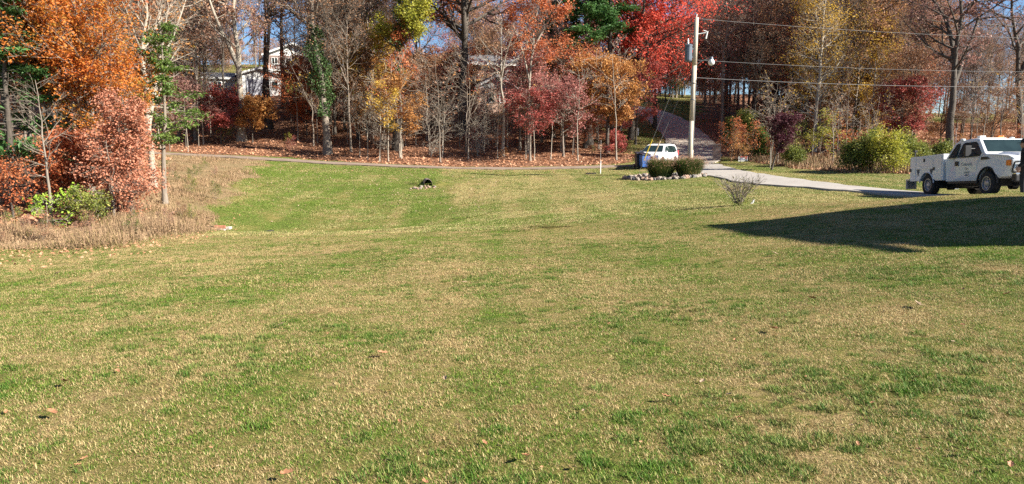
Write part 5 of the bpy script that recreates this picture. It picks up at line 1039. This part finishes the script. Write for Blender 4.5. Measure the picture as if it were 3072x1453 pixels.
dirt = empty('rock_pile', ((cb.x + c2.x) / 2, 27.9, Hs((cb.x + c2.x) / 2, 27.9)), label='low spill of tan rubble between the two drains in the swale', cat='rocks')
for k in range(30):
    x, y = rnd.uniform(-.55, .5), rnd.gauss(.1, .15); o = mesh_obj('stone', rnd.choice(stones), None, dirt); s = rnd.uniform(.03, .07); o.scale = (s * 1.4, s, s * .7); o.location = (x, y, Hs(dirt.location.x + x, 27.9 + y) - dirt.location.z + .02); o.material_slots[0].link = 'OBJECT'; o.material_slots[0].material = rnd.choice([M['stone'], st2])

# bare multi-stem shrub on the lawn and small white flag beside it
def bare_shrub(x, y, h, seed, label):
    rng = np.random.default_rng(seed); z = Hs(x, y); n = 26; K = 8; a = rng.uniform(0, 6.283, n); out = rng.uniform(.12, .85, n) * h * .95; L = h * rng.uniform(.7, 1.05, n); tt = np.linspace(0, 1, K)
    P = np.zeros((n, K, 3)); P[..., 0] = (np.cos(a) * out)[:, None] * tt ** 1.2 + .03 * np.cos(a)[:, None]; P[..., 1] = (np.sin(a) * out)[:, None] * tt ** 1.2; P[..., 2] = L[:, None] * (tt - .12 * tt ** 2) - .03
    P[:, 1:, :] += rng.normal(0, .018, (n, K - 1, 3)); Rd = .015 * np.linspace(1, .3, K)[None, :] * np.ones((n, 1)); pr = [tubes(P, Rd, 4)]
    P2, R2, L2, _ = grow(P, Rd, L, 5, .35, 1, (18, 42), lambda t_: .34 * (1.3 - t_), 5, .25, .06, rng, .8, .005); pr.append(tubes(P2, R2, 3))
    P3, R3, L3, _ = grow(P2, R2, L2, 4, .2, 1, (20, 50), lambda t_: .5 + 0 * t_, 3, .1, .06, rng, .8, .006); pr.append(tubes(P3, R3, 3))
    ro = empty('bare_shrub', (x, y, z), label=label, cat='shrub'); V, Fc = join(pr); mesh_obj('stem', np_mesh('stem', V, Fc), BARK['grey'], ro)
    C = np.stack([rng.normal(.05, .16, 260), rng.normal(0, .16, 260), np.abs(rng.normal(.06, .13, 260))], 1); C2_ = P2[rng.integers(0, len(P2), 90), rng.integers(1, 5, 90)]; C = np.concatenate([C, C2_]); V, Fc, rv = leaf_quads(C, .05, rng, .3); mesh_obj('foliage', np_mesh('foliage', V, Fc, [('rnd', 'FACE', rv)]), LEAF['hedge'], ro)
bs = W(2216, 612, 24.2); bare_shrub(bs.x, 24.2, 1.12, 6, 'leafless many stemmed shrub standing alone on the lawn')
fl = W(2256, 604, 24.4); FL = empty('marker_flag', (fl.x, 24.4, Hs(fl.x, 24.4)), label='tiny white marker flag beside the leafless lawn shrub', cat='flag')
m = MB(); m.bar((0, 0, -.03), (.04, 0, .2), .006, 5); m.build('stick', M['wire'], FL); m = MB(); m.add([(-.04, 0, .02), (.05, 0, .02), (.09, 0, .17), (.03, .01, .13), (-.04, .008, .02), (.05, .008, .02), (.09, .008, .17), (.03, .018, .13)], [(0, 1, 2, 3), (7, 6, 5, 4), (0, 4, 5, 1), (1, 5, 6, 2), (2, 6, 7, 3), (3, 7, 4, 0)]); m.build('cloth', M['trim'], FL)

# fallen oak leaves on the near lawn
def oak_leaf(seed):
    r_ = random.Random(seed); bm = bmesh.new(); n = 22; top = []
    for k in range(n):
        t = k / n * 2 * math.pi; lob = 1 + .30 * math.cos(7 * t) ; x = math.cos(t) * .5 * (.9 + .12 * lob); y = math.sin(t) * .27 * lob
        curl = r_.uniform(.25, .5); z = curl * (x * x) + .7 * abs(y) * r_.uniform(.5, .9) + r_.uniform(-.015, .015); top.append(bm.verts.new((x, y, z)))
    c0 = bm.verts.new((-.2, 0, .0)); c1 = bm.verts.new((.2, 0, .02))
    for k in range(n):
        a, b = top[k], top[(k + 1) % n]; c = c1 if math.cos((k + .5) / n * 2 * math.pi) > 0 else c0; bm.faces.new((a, b, c))
    for k in range(n):
        if (math.cos((k - .5) / n * 2 * math.pi) > 0) != (math.cos((k + .5) / n * 2 * math.pi) > 0): bm.faces.new((top[k], c1 if math.cos((k + .5) / n * 2 * math.pi) > 0 else c0, c0 if math.cos((k + .5) / n * 2 * math.pi) > 0 else c1))
    bmesh.ops.recalc_face_normals(bm, faces=bm.faces); me = bpy.data.meshes.new('leaf'); bm.to_mesh(me); bm.free(); me.materials.append(M['leafbrown']); return me
LM = [oak_leaf(s) for s in range(4)]
big = [(197, 1166, 'brown curled oak leaf at lower left of the lawn', 44, 'leafbrown'), (1148, 1070, 'tan leaf on the lawn right of centre left', 34, 'leafbrown'), (1578, 1390, 'copper leaf lying near the bottom middle edge', 50, 'leafbrown'), (862, 1436, 'brown leaf cut by the bottom edge of the photo', 44, 'leafbrown'), (845, 982, 'pale small leaf on the left middle lawn', 24, 'leafpale'), (2322, 998, 'orange tan leaf on the right side of the lawn', 44, 'leafbrown'), (2752, 928, 'white curled leaf on the lawn below the house shadow', 40, 'leafpale'), (2437, 905, 'small dark brown leaf left of the white curled leaf', 24, 'leafbrown'), (1998, 1212, 'upright orange leaf on the lower right lawn', 32, 'leafbrown'), (2185, 1204, 'small pinkish leaf right of the upright orange one', 22, 'leafpale'), (158, 1252, 'dull brown leaf below the curled one at lower left', 40, 'leafbrown'), (1335, 1152, 'thin grey leaf on the lawn below the tan one', 26, 'leafpale'), (172, 826, 'pale leaf on the far left lawn', 18, 'leafpale'), (2325, 768, 'white speck of leaf below the house shadow tip', 18, 'leafpale'), (3020, 890, 'brown leaf at the right border of the lawn', 26, 'leafbrown'), (2905, 1372, 'brown leaf at the lower right corner', 34, 'leafbrown'), (3030, 1415, 'tan leaf in the bottom right corner', 34, 'leafbrown'), (1395, 855, 'small pale leaf on the middle of the lawn', 16, 'leafpale')]
def ground_hit(u, v):
    for k in range(400):
        Y = 2.2 + k * .06 * (1 + k * .01); p = W(u, v, Y)
        if p.z <= Hs(p.x, p.y) + .02: return p
    return p
for i, (u, v, lab, px, mt) in enumerate(big):
    p = ground_hit(u, v); s = px * p.y / F * .95; o = mesh_obj('fallen_leaf', LM[i % 4], None, None, label=lab, cat='leaf'); o.location = (p.x, p.y, Hs(p.x, p.y) + .045); o.scale = (s, s, s); o.rotation_euler = (rnd.uniform(-.5, .5), rnd.uniform(-.4, .4), rnd.uniform(0, 6)); o.material_slots[0].link = 'OBJECT'; o.material_slots[0].material = M[mt]
for i in range(60):
    u = rnd.uniform(0, 3072); v = rnd.uniform(780, 1450); p = ground_hit(u, v); s = rnd.uniform(.02, .045); o = mesh_obj('fallen_leaf', LM[i % 4], None, None, label='tiny leaf scrap scattered on the sunny near lawn', cat='leaf', group='leaf scraps on the near lawn')
    o.location = (p.x, p.y, Hs(p.x, p.y) + .02); o.scale = (s, s, s); o.rotation_euler = (rnd.uniform(-.5, .5), rnd.uniform(-.4, .4), rnd.uniform(0, 6)); o.material_slots[0].link = 'OBJECT'; o.material_slots[0].material = M[rnd.choice(['leafbrown', 'leafbrown', 'leafbrown', 'leafpale'])]

# ------------------------------------------------------------------ vehicles
def side_body(root, name, prof, hw, mat, bevel=.03, mirror_cut=None):
    """prof: closed outline of (y, z); hw(z, y) half width. Builds a full-width shell"""
    m = MB(); n = len(prof); L = [(-hw(z, y), y, z) for y, z in prof]; Rr_ = [(hw(z, y), y, z) for y, z in prof]
    m.add(L + Rr_, [tuple(range(n)), tuple(range(2 * n - 1, n - 1, -1))] + [(i, (i + 1) % n, n + (i + 1) % n, n + i) for i in range(n)]); return m.build(name, mat, root, bevel)
def side_panel(root, name, pts, hw, side, mat, off=.006, th_=.02, parent=None):
    m = MB(); n = len(pts); o_ = [(side * (hw(z, y) + off), y, z) for y, z in pts]; i_ = [(side * (hw(z, y) - th_), y, z) for y, z in pts]
    m.add(o_ + i_, [tuple(range(n)), tuple(range(2 * n - 1, n - 1, -1))] + [(i, (i + 1) % n, n + (i + 1) % n, n + i) for i in range(n)]); return m.build(name, mat, parent or root)
def arch(cy, cz, r_, y0, y1, n=9):
    a0 = math.acos(max(-1, min(1, (y0 - cy) / r_))); a1 = math.acos(max(-1, min(1, (y1 - cy) / r_))); return [(cy + r_ * math.cos(a0 + (a1 - a0) * k / (n - 1)), cz + r_ * math.sin(a0 + (a1 - a0) * k / (n - 1))) for k in range(n)]
def wheel(root, x, y, z, r_, w_, side, rim):
    m = MB(); ri = r_ * .60
    m.lathe([(ri, -w_ / 2), (r_ * .93, -w_ / 2), (r_, -w_ * .36), (r_, w_ * .36), (r_ * .93, w_ / 2), (ri, w_ / 2), (ri, -w_ / 2)], 28, 'x', (x, y, z)); t = m.build('wheel', M['rubber'], root, smooth=False)
    m = MB(); xo = side * w_ / 2; m.lathe([(ri, xo * .98), (ri * .9, xo * .98), (ri * .84, xo * .55), (ri * .45, xo * .35), (ri * .42, xo * .85), (ri * .2, xo * .98), (0, xo * .98)], 24, 'x', (x, y, z)); ro_ = m.build('rim', rim, t, smooth=False)
    h = MB()
    for k in range(8): a = 2 * math.pi * k / 8; h.bar((x + xo * .44, y + ri * .64 * math.cos(a), z + ri * .64 * math.sin(a)), (x + xo * .50, y + ri * .64 * math.cos(a), z + ri * .64 * math.sin(a)), ri * .09, 8)
    props(h.build('rim_hole', M['black'], t), kind='stuff')

# ---- white service truck; local y forward, right side is +x
def truck():
    yr, yf_ = 28.35, 24.75; X0 = 16.92; za, zb = Hs(X0, yr) , Hs(X0, yf_); pitch = math.atan2(zb - za, yr - yf_)
    root = empty('service_truck', (X0, yr + 1.22 * math.cos(pitch), za + .05 - 1.22 * math.sin(pitch)), (pitch, 0, math.pi), label='white service pickup with utility bed and amber beacon parked on the drive', cat='truck')
    S = 1.0; WP = M['white_paint']; hwc = lambda z, y: 1.0 - (.0 if z < 1.30 else (z - 1.30) * .30) - (.03 if z < .7 else 0)
    rw, fw, WZ, WR = 1.22, 4.75, .40, .405
    # cab and hood in one shell, front fender arch cut out
    af = arch(fw, WZ, .53, fw + .53, fw - .53, 11)
    cab = [(2.34, .50), (2.34, 1.22), (2.40, 1.32), (2.62, 1.86), (2.80, 1.95), (3.6, 1.985), (3.98, 1.95), (4.52, 1.46), (4.62, 1.40), (5.2, 1.36), (5.75, 1.29), (5.93, 1.20), (5.95, .62), (5.5, .60), (5.32, .56)] + [p for p in af if p[1] > .5] + [(4.16, .50)]
    ho = lambda z, y: hwc(z, y) - (.10 * max(0, (y - 5.5) / .45) ** 2)
    body = side_body(root, 'cab', cab, ho, WP, .035)
    # hood bulge
    m = MB(); m.add([(-.62, 4.6, 1.40), (.62, 4.6, 1.40), (.60, 5.72, 1.30), (-.60, 5.72, 1.30), (-.48, 4.75, 1.465), (.48, 4.75, 1.465), (.46, 5.6, 1.385), (-.46, 5.6, 1.385)], [(0, 3, 2, 1), (4, 5, 6, 7), (0, 1, 5, 4), (1, 2, 6, 5), (2, 3, 7, 6), (3, 0, 4, 7)]); m.build('hood_scoop', WP, body, .04)
    # windscreen
    def slab(pts, name, mat, par, off=Vector((0, 0, 0)), th_=.015):
        P = [Vector(p) for p in pts]; nn = (P[1] - P[0]).cross(P[2] - P[0]).normalized(); m = MB(); k = len(P); m.add([p + nn * .008 for p in P] + [p - nn * th_ for p in P], [tuple(range(k)), tuple(range(2 * k - 1, k - 1, -1))] + [(i, (i + 1) % k, k + (i + 1) % k, k + i) for i in range(k)]); return m.build(name, mat, par)
    slab([(-.83, 4.50, 1.478), (.83, 4.50, 1.478), (.71, 4.03, 1.905), (-.71, 4.03, 1.905)], 'windscreen', M['glass'], root)
    for s in (-1, 1):
        side_panel(root, 'window', [(3.05, 1.34), (4.28, 1.34), (4.36, 1.45), (3.98, 1.80), (3.85, 1.86), (3.22, 1.86), (3.12, 1.80)], hwc, s, M['glass'])
        side_panel(root, 'window', [(2.50, 1.34), (2.90, 1.34), (2.99, 1.80), (2.93, 1.86), (2.76, 1.83), (2.68, 1.76)], hwc, s, M['glass'])
        dr = side_panel(root, 'door', [(2.97, .60), (4.13, .60), (4.16, 1.0), (4.32, 1.30), (2.97, 1.30)], hwc, s, WP, .010)
        h = MB(); h.box((s * 1.025, 3.08, 1.13), (.05, .16, .16)); h.build('handle', M['black'], dr)
        v = MB(); v.add([(s * 1.004, 4.40, 1.30), (s * 1.004, 4.40, 1.20), (s * 1.004, 4.86, 1.22), (s * 1.004, 4.72, 1.30), (s * .98, 4.40, 1.30), (s * .98, 4.40, 1.20), (s * .98, 4.86, 1.22), (s * .98, 4.72, 1.30)], [(0, 1, 2, 3), (7, 6, 5, 4), (0, 4, 5, 1), (1, 5, 6, 2), (2, 6, 7, 3), (3, 7, 4, 0)]); v.build('fender_vent', M['black'], root)
        # mirror
        mi = MB(); mi.bar((s * .98, 4.12, 1.42), (s * 1.22, 4.14, 1.44), .02, 6); mi.bar((s * .98, 4.12, 1.60), (s * 1.22, 4.14, 1.60), .02, 6); mi.box((s * 1.30, 4.13, 1.52), (.20, .11, .36)); mi.build('mirror', M['black'], root, .02)
        # lamps
        l_ = MB(); l_.box((s * .80, 5.90, .98), (.34, .10, .36)); l_.build('headlight', M['lamp_clear'], root, .03)
        l_ = MB(); l_.box((s * .955, 5.80, 1.05), (.10, .22, .18)); l_.build('turn_signal', M['amber'], root, .02)
        # arch flare and inner arch
        fr = MB(); pts = arch(fw, WZ, .545, fw + .545, fw - .545, 13); fr.tube([(s * .985, y, z) for y, z in pts], .035, 6); fr.build('arch_flare', M['black'], root)
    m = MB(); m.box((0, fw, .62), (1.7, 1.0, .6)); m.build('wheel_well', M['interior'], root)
    # grille, bumper, brush guard
    m = MB(); m.box((0, 5.965, .97), (1.2, .06, .44)); gr = m.build('grille', M['black'], root, .02)
    for z in (.86, .98, 1.10): b = MB(); b.box((0, 6.0, z), (1.16, .03, .05)); b.build('grille_bar', M['chrome'], gr)
    m = MB(); m.box((0, 6.06, .56), (1.98, .20, .24)); m.build('bumper', M['black'], root, .04); m = MB(); m.box((0, 6.08, .69), (1.96, .16, .035)); m.build('bumper_trim', M['chrome'], root, .01)
    g = MB(); g.tube([(-.62, 6.22, .50), (-.62, 6.24, 1.16), (-.5, 6.20, 1.30), (.5, 6.20, 1.30), (.62, 6.24, 1.16), (.62, 6.22, .50)], .038, 8)
    for z in (.75, 1.0): g.bar((-.6, 6.23, z), (.6, 6.23, z), .028, 6)
    for s in (-1, 1): g.tube([(s * .62, 6.23, 1.1), (s * .98, 6.08, 1.06), (s * 1.0, 6.0, .74), (s * .62, 6.22, .74)], .026, 6)
    g.build('brush_guard', M['black'], root)
    # service body
    sb = MB(); ar = arch(rw, WZ, .47, rw - .47, rw + .47, 11); hws = lambda z, y: 1.04
    prof = [(0.02, .55), (rw - .55, .55)] + [p for p in ar if p[1] > .56] + [(rw + .56, .55), (2.27, .55), (2.27, 1.53), (0.02, 1.50)]
    side_body(root, 'service_bed', prof, hws, WP, .02)
    for s in (-1, 1):
        for nm, pts in (('bed_door', [(.06, .62), (.44, .62), (.44, 1.46), (.06, 1.46)]), ('bed_door', [(.48, 1.02), (1.62, 1.02), (1.62, 1.47), (.48, 1.46)]), ('bed_door', [(1.66, .62), (2.20, .62), (2.20, 1.48), (1.66, 1.47)])):
            d = side_panel(root, nm, pts, hws, s, WP, .016); yy = sum(p[0] for p in pts) / 4; zz = {4: 0}.get(0, 0) or (pts[0][1] + pts[2][1]) / 2
            hh = MB(); hy = {0: .10, 1: 1.05, 2: 1.72}[[.06, .48, 1.66].index(pts[0][0])]; hz = {0: .98, 1: 1.34, 2: 1.0}[[.06, .48, 1.66].index(pts[0][0])]; hh.box((s * 1.065, hy, hz), (.03, .09, .12)); hh.build('latch', M['black'], d)
        for yy in (.62, 1.52):
            t = MB(); t.add([(s * 1.052, yy - .11, 1.0), (s * 1.052, yy + .11, 1.0), (s * 1.052, yy, .74), (s * 1.02, yy - .11, 1.0), (s * 1.02, yy + .11, 1.0), (s * 1.02, yy, .74)], [(0, 1, 2), (5, 4, 3), (0, 3, 4, 1), (1, 4, 5, 2), (2, 5, 3, 0)]); t.build('gusset', M['ink'], root)
        fr = MB(); pts = arch(rw, WZ, .485, rw - .48, rw + .48, 11); fr.tube([(s * 1.045, y, z) for y, z in pts], .022, 6); fr.build('arch_flare', WP, root)
        tl = MB(); tl.box((s * .9, -.01, 1.05), (.12, .05, .22)); tl.build('tail_light', M['red'], root)
        st = MB()
        st.box((s * .85, -.22, .42), (.42, .04, .34)); st.bar((s * .66, -.2, .62), (s * .66, -.2, .28), .02); st.bar((s * 1.02, -.2, .62), (s * 1.02, -.2, .28), .02); st.box((s * .85, -.12, .62), (.44, .24, .05)); st.build('step', M['steel'], root)
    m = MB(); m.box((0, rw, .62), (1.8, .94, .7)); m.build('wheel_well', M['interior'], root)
    m = MB(); m.box((0, 2.9, .40), (.9, 5.6, .16)); m.build('chassis', M['black'], root); m = MB(); m.box((0, 3.3, .46), (1.92, 1.7, .07)); m.build('running_board', M['black'], root)
    for y in (rw, fw): m = MB(); m.bar((-.85, y, .38), (.85, y, .38), .06, 8); m.lathe([(0, -.16), (.16, -.1), (.16, .1), (0, .16)], 10, 'x', (.1, y, .36)); m.build('axle', M['black'], root)
    m = MB(); m.bar((-.3, 2.2, .33), (-.3, 3.3, .33), .13, 10); m.build('exhaust', M['black'], root)
    for x, y, s in ((-.86, rw, -1), (.86, rw, 1), (-.88, fw, -1), (.88, fw, 1)): wheel(root, x, y, WZ, WR, .27, s, M['steel'])
    # roof beacons, antenna, bed rack
    m = MB(); m.box((0, 3.35, 2.0), (.95, .22, .05)); bar = m.build('light_bar', M['trim'], root, .02)
    for x, mt in ((.34, 'porcelain'), (-.30, 'amber')): m = MB(); m.box((x, 3.35, 2.06), (.22, .16, .08)); m.build('beacon', M[mt], bar, .03)
    m = MB(); m.lathe([(0, 0), (.09, 0), (.08, .06), (0, .08)], 10, 'z', (-.62, 3.5, 1.97)); m.build('roof_lamp', M['trim'], root); m = MB(); m.lathe([(0, 0), (.09, 0), (.08, .06), (0, .08)], 10, 'z', (.78, 3.0, 1.95)); m.build('roof_lamp', M['trim'], root)
    m = MB(); m.bar((.7, 2.45, 1.5), (.7, 2.42, 2.45), .008, 5); m.build('antenna', M['wire'], root)
    m = MB(); m.bar((.9, .1, 1.5), (.9, .1, 1.72), .03, 6); m.box((.9, .1, 1.74), (.1, .14, .08)); m.build('rear_work_lamp', M['black'], root)
    # door lettering, right side door
    def text(body_, size, y, z, mat, nm='lettering', shear=0.0):
        c = bpy.data.curves.new(nm, 'FONT'); c.body = body_; c.size = size; c.align_x = 'CENTER'; c.extrude = .002; c.shear = shear; c.resolution_u = 2
        t = bpy.data.objects.new(nm, c); COL.objects.link(t); dg = bpy.context.evaluated_depsgraph_get(); me = bpy.data.meshes.new_from_object(t.evaluated_get(dg)); bpy.data.objects.remove(t)
        me.materials.clear(); me.materials.append(M[mat]); o = mesh_obj(nm, me, None, root); o.location = (1.014, y, z); o.rotation_euler = (math.pi / 2, 0, math.pi / 2); return o
    text('Columbia', .17, 3.62, 1.04, 'ink_faint', shear=.4); text('Gas', .13, 3.62, .90, 'ink_faint', shear=.4); text('US DOT', .085, 3.66, .77, 'ink'); text('130651', .085, 3.66, .68, 'ink')
    # no seats or wheel built: the cab's darkness is put into the opaque pane colour
    return root
truck()

# ---- white sport utility car at the foot of the hill road
def suv():
    x, y = XU(1976, 57.4), 57.6; ang = math.atan2(.93, -.36) ; hd = Vector((-.52, -.85)); rz = math.atan2(hd.y, hd.x) - math.pi / 2
    root = empty('parked_car', (x, y, Hs(x, y) + .06), (0, 0, rz), label='white sport utility car parked behind the ornamental grass', cat='car'); WP = M['white_paint']
    # local y forward, origin at centre
    hw = lambda z, yy: .92 - (0 if z < .95 else (z - .95) * .32) - (.05 if z < .4 else 0) - .10 * max(0, (abs(yy) - 1.9) / .4) ** 2
    af, ab = arch(1.42, .36, .42, 1.84, 1.0, 9), arch(-1.36, .36, .42, -.94, -1.78, 9)
    pr = [(-2.28, .42), (-2.30, .95), (-2.22, 1.10), (-1.98, 1.52), (-1.75, 1.66), (-.6, 1.72), (.25, 1.68), (.55, 1.60), (1.28, 1.10), (1.45, 1.05), (2.05, .93), (2.22, .80), (2.26, .40), (1.9, .30)] + [p for p in af if p[1] > .3] + [(.9, .28), (-.86, .28)] + [p for p in ab if p[1] > .3] + [(-1.86, .32)]
    body = side_body(root, 'body', pr, hw, WP, .05)
    def slab(pts, name, mat, par, th_=.015):
        P = [Vector(p) for p in pts]; nn = (P[1] - P[0]).cross(P[2] - P[0]).normalized(); m = MB(); k = len(P); m.add([p + nn * .012 for p in P] + [p - nn * th_ for p in P], [tuple(range(k)), tuple(range(2 * k - 1, k - 1, -1))] + [(i, (i + 1) % k, k + (i + 1) % k, k + i) for i in range(k)]); return m.build(name, mat, par)
    slab([(-.80, 1.24, 1.13), (.80, 1.24, 1.13), (.64, .60, 1.575), (-.64, .60, 1.575)], 'windscreen', M['glass'], root)
    slab([(.70, -2.20, 1.14), (-.70, -2.20, 1.14), (-.60, -2.00, 1.50), (.60, -2.00, 1.50)], 'rear_window', M['glass'], root)
    for s in (-1, 1):
        side_panel(root, 'window', [(.02, 1.08), (1.02, 1.08), (.48, 1.50), (.02, 1.56)], hw, s, M['glass']); side_panel(root, 'window', [(-.98, 1.08), (-.06, 1.08), (-.06, 1.57), (-.98, 1.58)], hw, s, M['glass']); side_panel(root, 'window', [(-1.86, 1.14), (-1.06, 1.08), (-1.06, 1.57), (-1.72, 1.52)], hw, s, M['glass'])
        for y0, y1 in ((.0, 1.0), (-.98, -.04)): d = side_panel(root, 'door', [(y0, .42), (y1, .42), (y1, 1.03), (y0, 1.03)], hw, s, WP, .008); h = MB(); h.box((s * .935, y0 + .14, .93), (.03, .18, .04)); h.build('handle', M['chrome'], d)
        m = MB(); m.box((s * 1.0, .95, 1.12), (.2, .12, .14)); m.build('mirror', WP, root, .03)
        m = MB(); m.box((s * .72, 2.12, .80), (.30, .22, .15)); m.build('headlight', M['lamp_clear'], root, .03); m = MB(); m.box((s * .82, -2.2, 1.02), (.12, .16, .36)); m.build('tail_light', M['red'], root, .03)
        m = MB(); m.bar((s * .58, -1.6, 1.74), (s * .60, .2, 1.75), .02, 6); m.build('roof_rail', M['black'], root)
    m = MB(); m.box((0, 2.25, .68), (1.0, .05, .20)); m.build('grille', M['black'], root, .02); m = MB(); m.box((0, 2.27, .45), (1.1, .04, .16)); m.build('air_intake', M['black'], root, .02)
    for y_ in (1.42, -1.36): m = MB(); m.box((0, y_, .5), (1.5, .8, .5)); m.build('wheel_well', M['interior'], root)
    for xx, yy, s in ((-.80, 1.42, -1), (.80, 1.42, 1), (-.80, -1.36, -1), (.80, -1.36, 1)): wheel(root, xx, yy, .34, .345, .22, s, M['steel'])
suv()

# ------------------------------------------------------------------ person at the right border
def person():
    x, y = XU(3071, 22.9, 520), 22.9; z = Hs(x, y); root = empty('person', (x, y, z), (0, 0, R(60)), label='person in black cap and dark clothes standing in front of the truck', cat='person')
    def skin(name, V, E, Rr_, mat, sub=2):
        me = bpy.data.meshes.new(name); me.from_pydata(V, E, []); o = mesh_obj(name, me, mat, root); md = o.modifiers.new('skin', 'SKIN'); md.use_smooth_shade = True
        for i, r_ in enumerate(Rr_): me.skin_vertices[0].data[i].radius = r_ if isinstance(r_, tuple) else (r_, r_)
        me.skin_vertices[0].data[0].use_root = True; s = o.modifiers.new('sub', 'SUBSURF'); s.levels = s.render_levels = sub; return o
    V = [(0, 0, .95), (0, 0, 1.12), (0, .01, 1.32), (0, .01, 1.46), (0, .02, 1.54), (0, .03, 1.63), (0, .03, 1.70),
         (-.10, 0, .90), (-.12, .02, .50), (-.13, -.02, .09), (-.13, .12, .05), (.10, 0, .90), (.13, .02, .50), (.14, -.02, .09), (.14, .12, .05),
         (-.20, 0, 1.43), (-.27, -.02, 1.14), (-.22, .14, .94), (.20, 0, 1.43), (.27, -.02, 1.14), (.22, .14, .94)]
    E = [(0, 1), (1, 2), (2, 3), (3, 4), (4, 5), (5, 6), (0, 7), (7, 8), (8, 9), (9, 10), (0, 11), (11, 12), (12, 13), (13, 14), (3, 15), (15, 16), (16, 17), (3, 18), (18, 19), (19, 20)]
    Rr_ = [(.17, .13), (.16, .12), (.19, .13), (.13, .09), .06, (.085, .10), (.075, .09), .10, .07, .05, .04, .10, .07, .05, .04, .075, .055, .038, .075, .055, .038]
    skin('body', V, E, Rr_, M['cloth'])
    m = MB(); m.lathe([(0, -.13), (.055, -.12), (.085, -.05), (.088, .02), (.08, .08), (.0, .11)], 14, 'z', (0, .055, 1.64)); m.lathe([(0, .02), (.018, .0), (0, -.03)], 6, 'z', (0, .155, 1.635)); m.build('face', M['skin'], root, smooth=True)
    for s in (-1, 1): m = MB(); m.lathe([(0, -.012), (.012, 0), (0, .012)], 8, 'z', (s * .034, .138, 1.665)); m.build('eye', M['black'], root); m = MB(); m.box((s * .092, .04, 1.64), (.015, .035, .06)); m.build('ear', M['skin'], root, .005)
    m = MB(); m.box((0, .135, 1.585), (.05, .01, .01)); m.build('mouth', M['terracotta'], root)
    m = MB(); m.lathe([(.108, 0), (.112, .04), (.10, .10), (.06, .135), (0, .145)], 16, 'z', (0, .035, 1.68)); m.add([(-.085, .11, 1.685), (.085, .11, 1.685), (.065, .24, 1.67), (-.065, .24, 1.67), (-.085, .11, 1.70), (.085, .11, 1.70), (.065, .24, 1.682), (-.065, .24, 1.682)], [(0, 3, 2, 1), (4, 5, 6, 7), (0, 1, 5, 4), (1, 2, 6, 5), (2, 3, 7, 6), (3, 0, 4, 7)]); m.build('cap', M['cloth'], root, smooth=False)
    for s in (-1, 1):
        m = MB(); hx, hy, hz = s * .22, .15, .90; m.box((hx, hy, hz), (.035, .08, .09))
        for k, (dy, L) in enumerate(((-.03, .07), (-.01, .08), (.01, .078), (.03, .062))): m.tube([(hx, hy + dy, hz - .04), (hx, hy + dy + .005, hz - .04 - L * .55), (hx - s * .015, hy + dy + .015, hz - .04 - L)], [.011, .010, .008], 6)
        m.tube([(hx - s * .01, hy + .035, hz + .02), (hx - s * .02, hy + .075, hz - .01), (hx - s * .02, hy + .085, hz - .045)], [.013, .012, .009], 6); m.build('hand', M['skin'], root, .006)
        m = MB(); m.add([(s * .13 - .05, -.09, 0), (s * .13 + .05, -.09, 0), (s * .13 + .055, .19, 0), (s * .13 - .055, .19, 0), (s * .13 - .045, -.08, .13), (s * .13 + .045, -.08, .13), (s * .13 + .045, .17, .06), (s * .13 - .045, .17, .06)], [(0, 3, 2, 1), (4, 5, 6, 7), (0, 1, 5, 4), (1, 2, 6, 5), (2, 3, 7, 6), (3, 0, 4, 7)]); m.build('boot', M['boot'], root, .02)
person()

# ------------------------------------------------------------------ tell look-alikes apart by their place
by = {}
for o in list(COL.objects):
    if o.parent is None and o.get('group', '').endswith('woods'): by.setdefault(o['label'], []).append(o)
for lab, os_ in by.items():
    if len(os_) in (2, 3) and len(lab.split()) <= 15:
        os_.sort(key=lambda o: o.location.x / o.location.y)
        for o, w_ in zip(os_, ('leftmost', 'rightmost') if len(os_) == 2 else ('leftmost', 'central', 'rightmost')): o['label'] = w_ + ' ' + lab
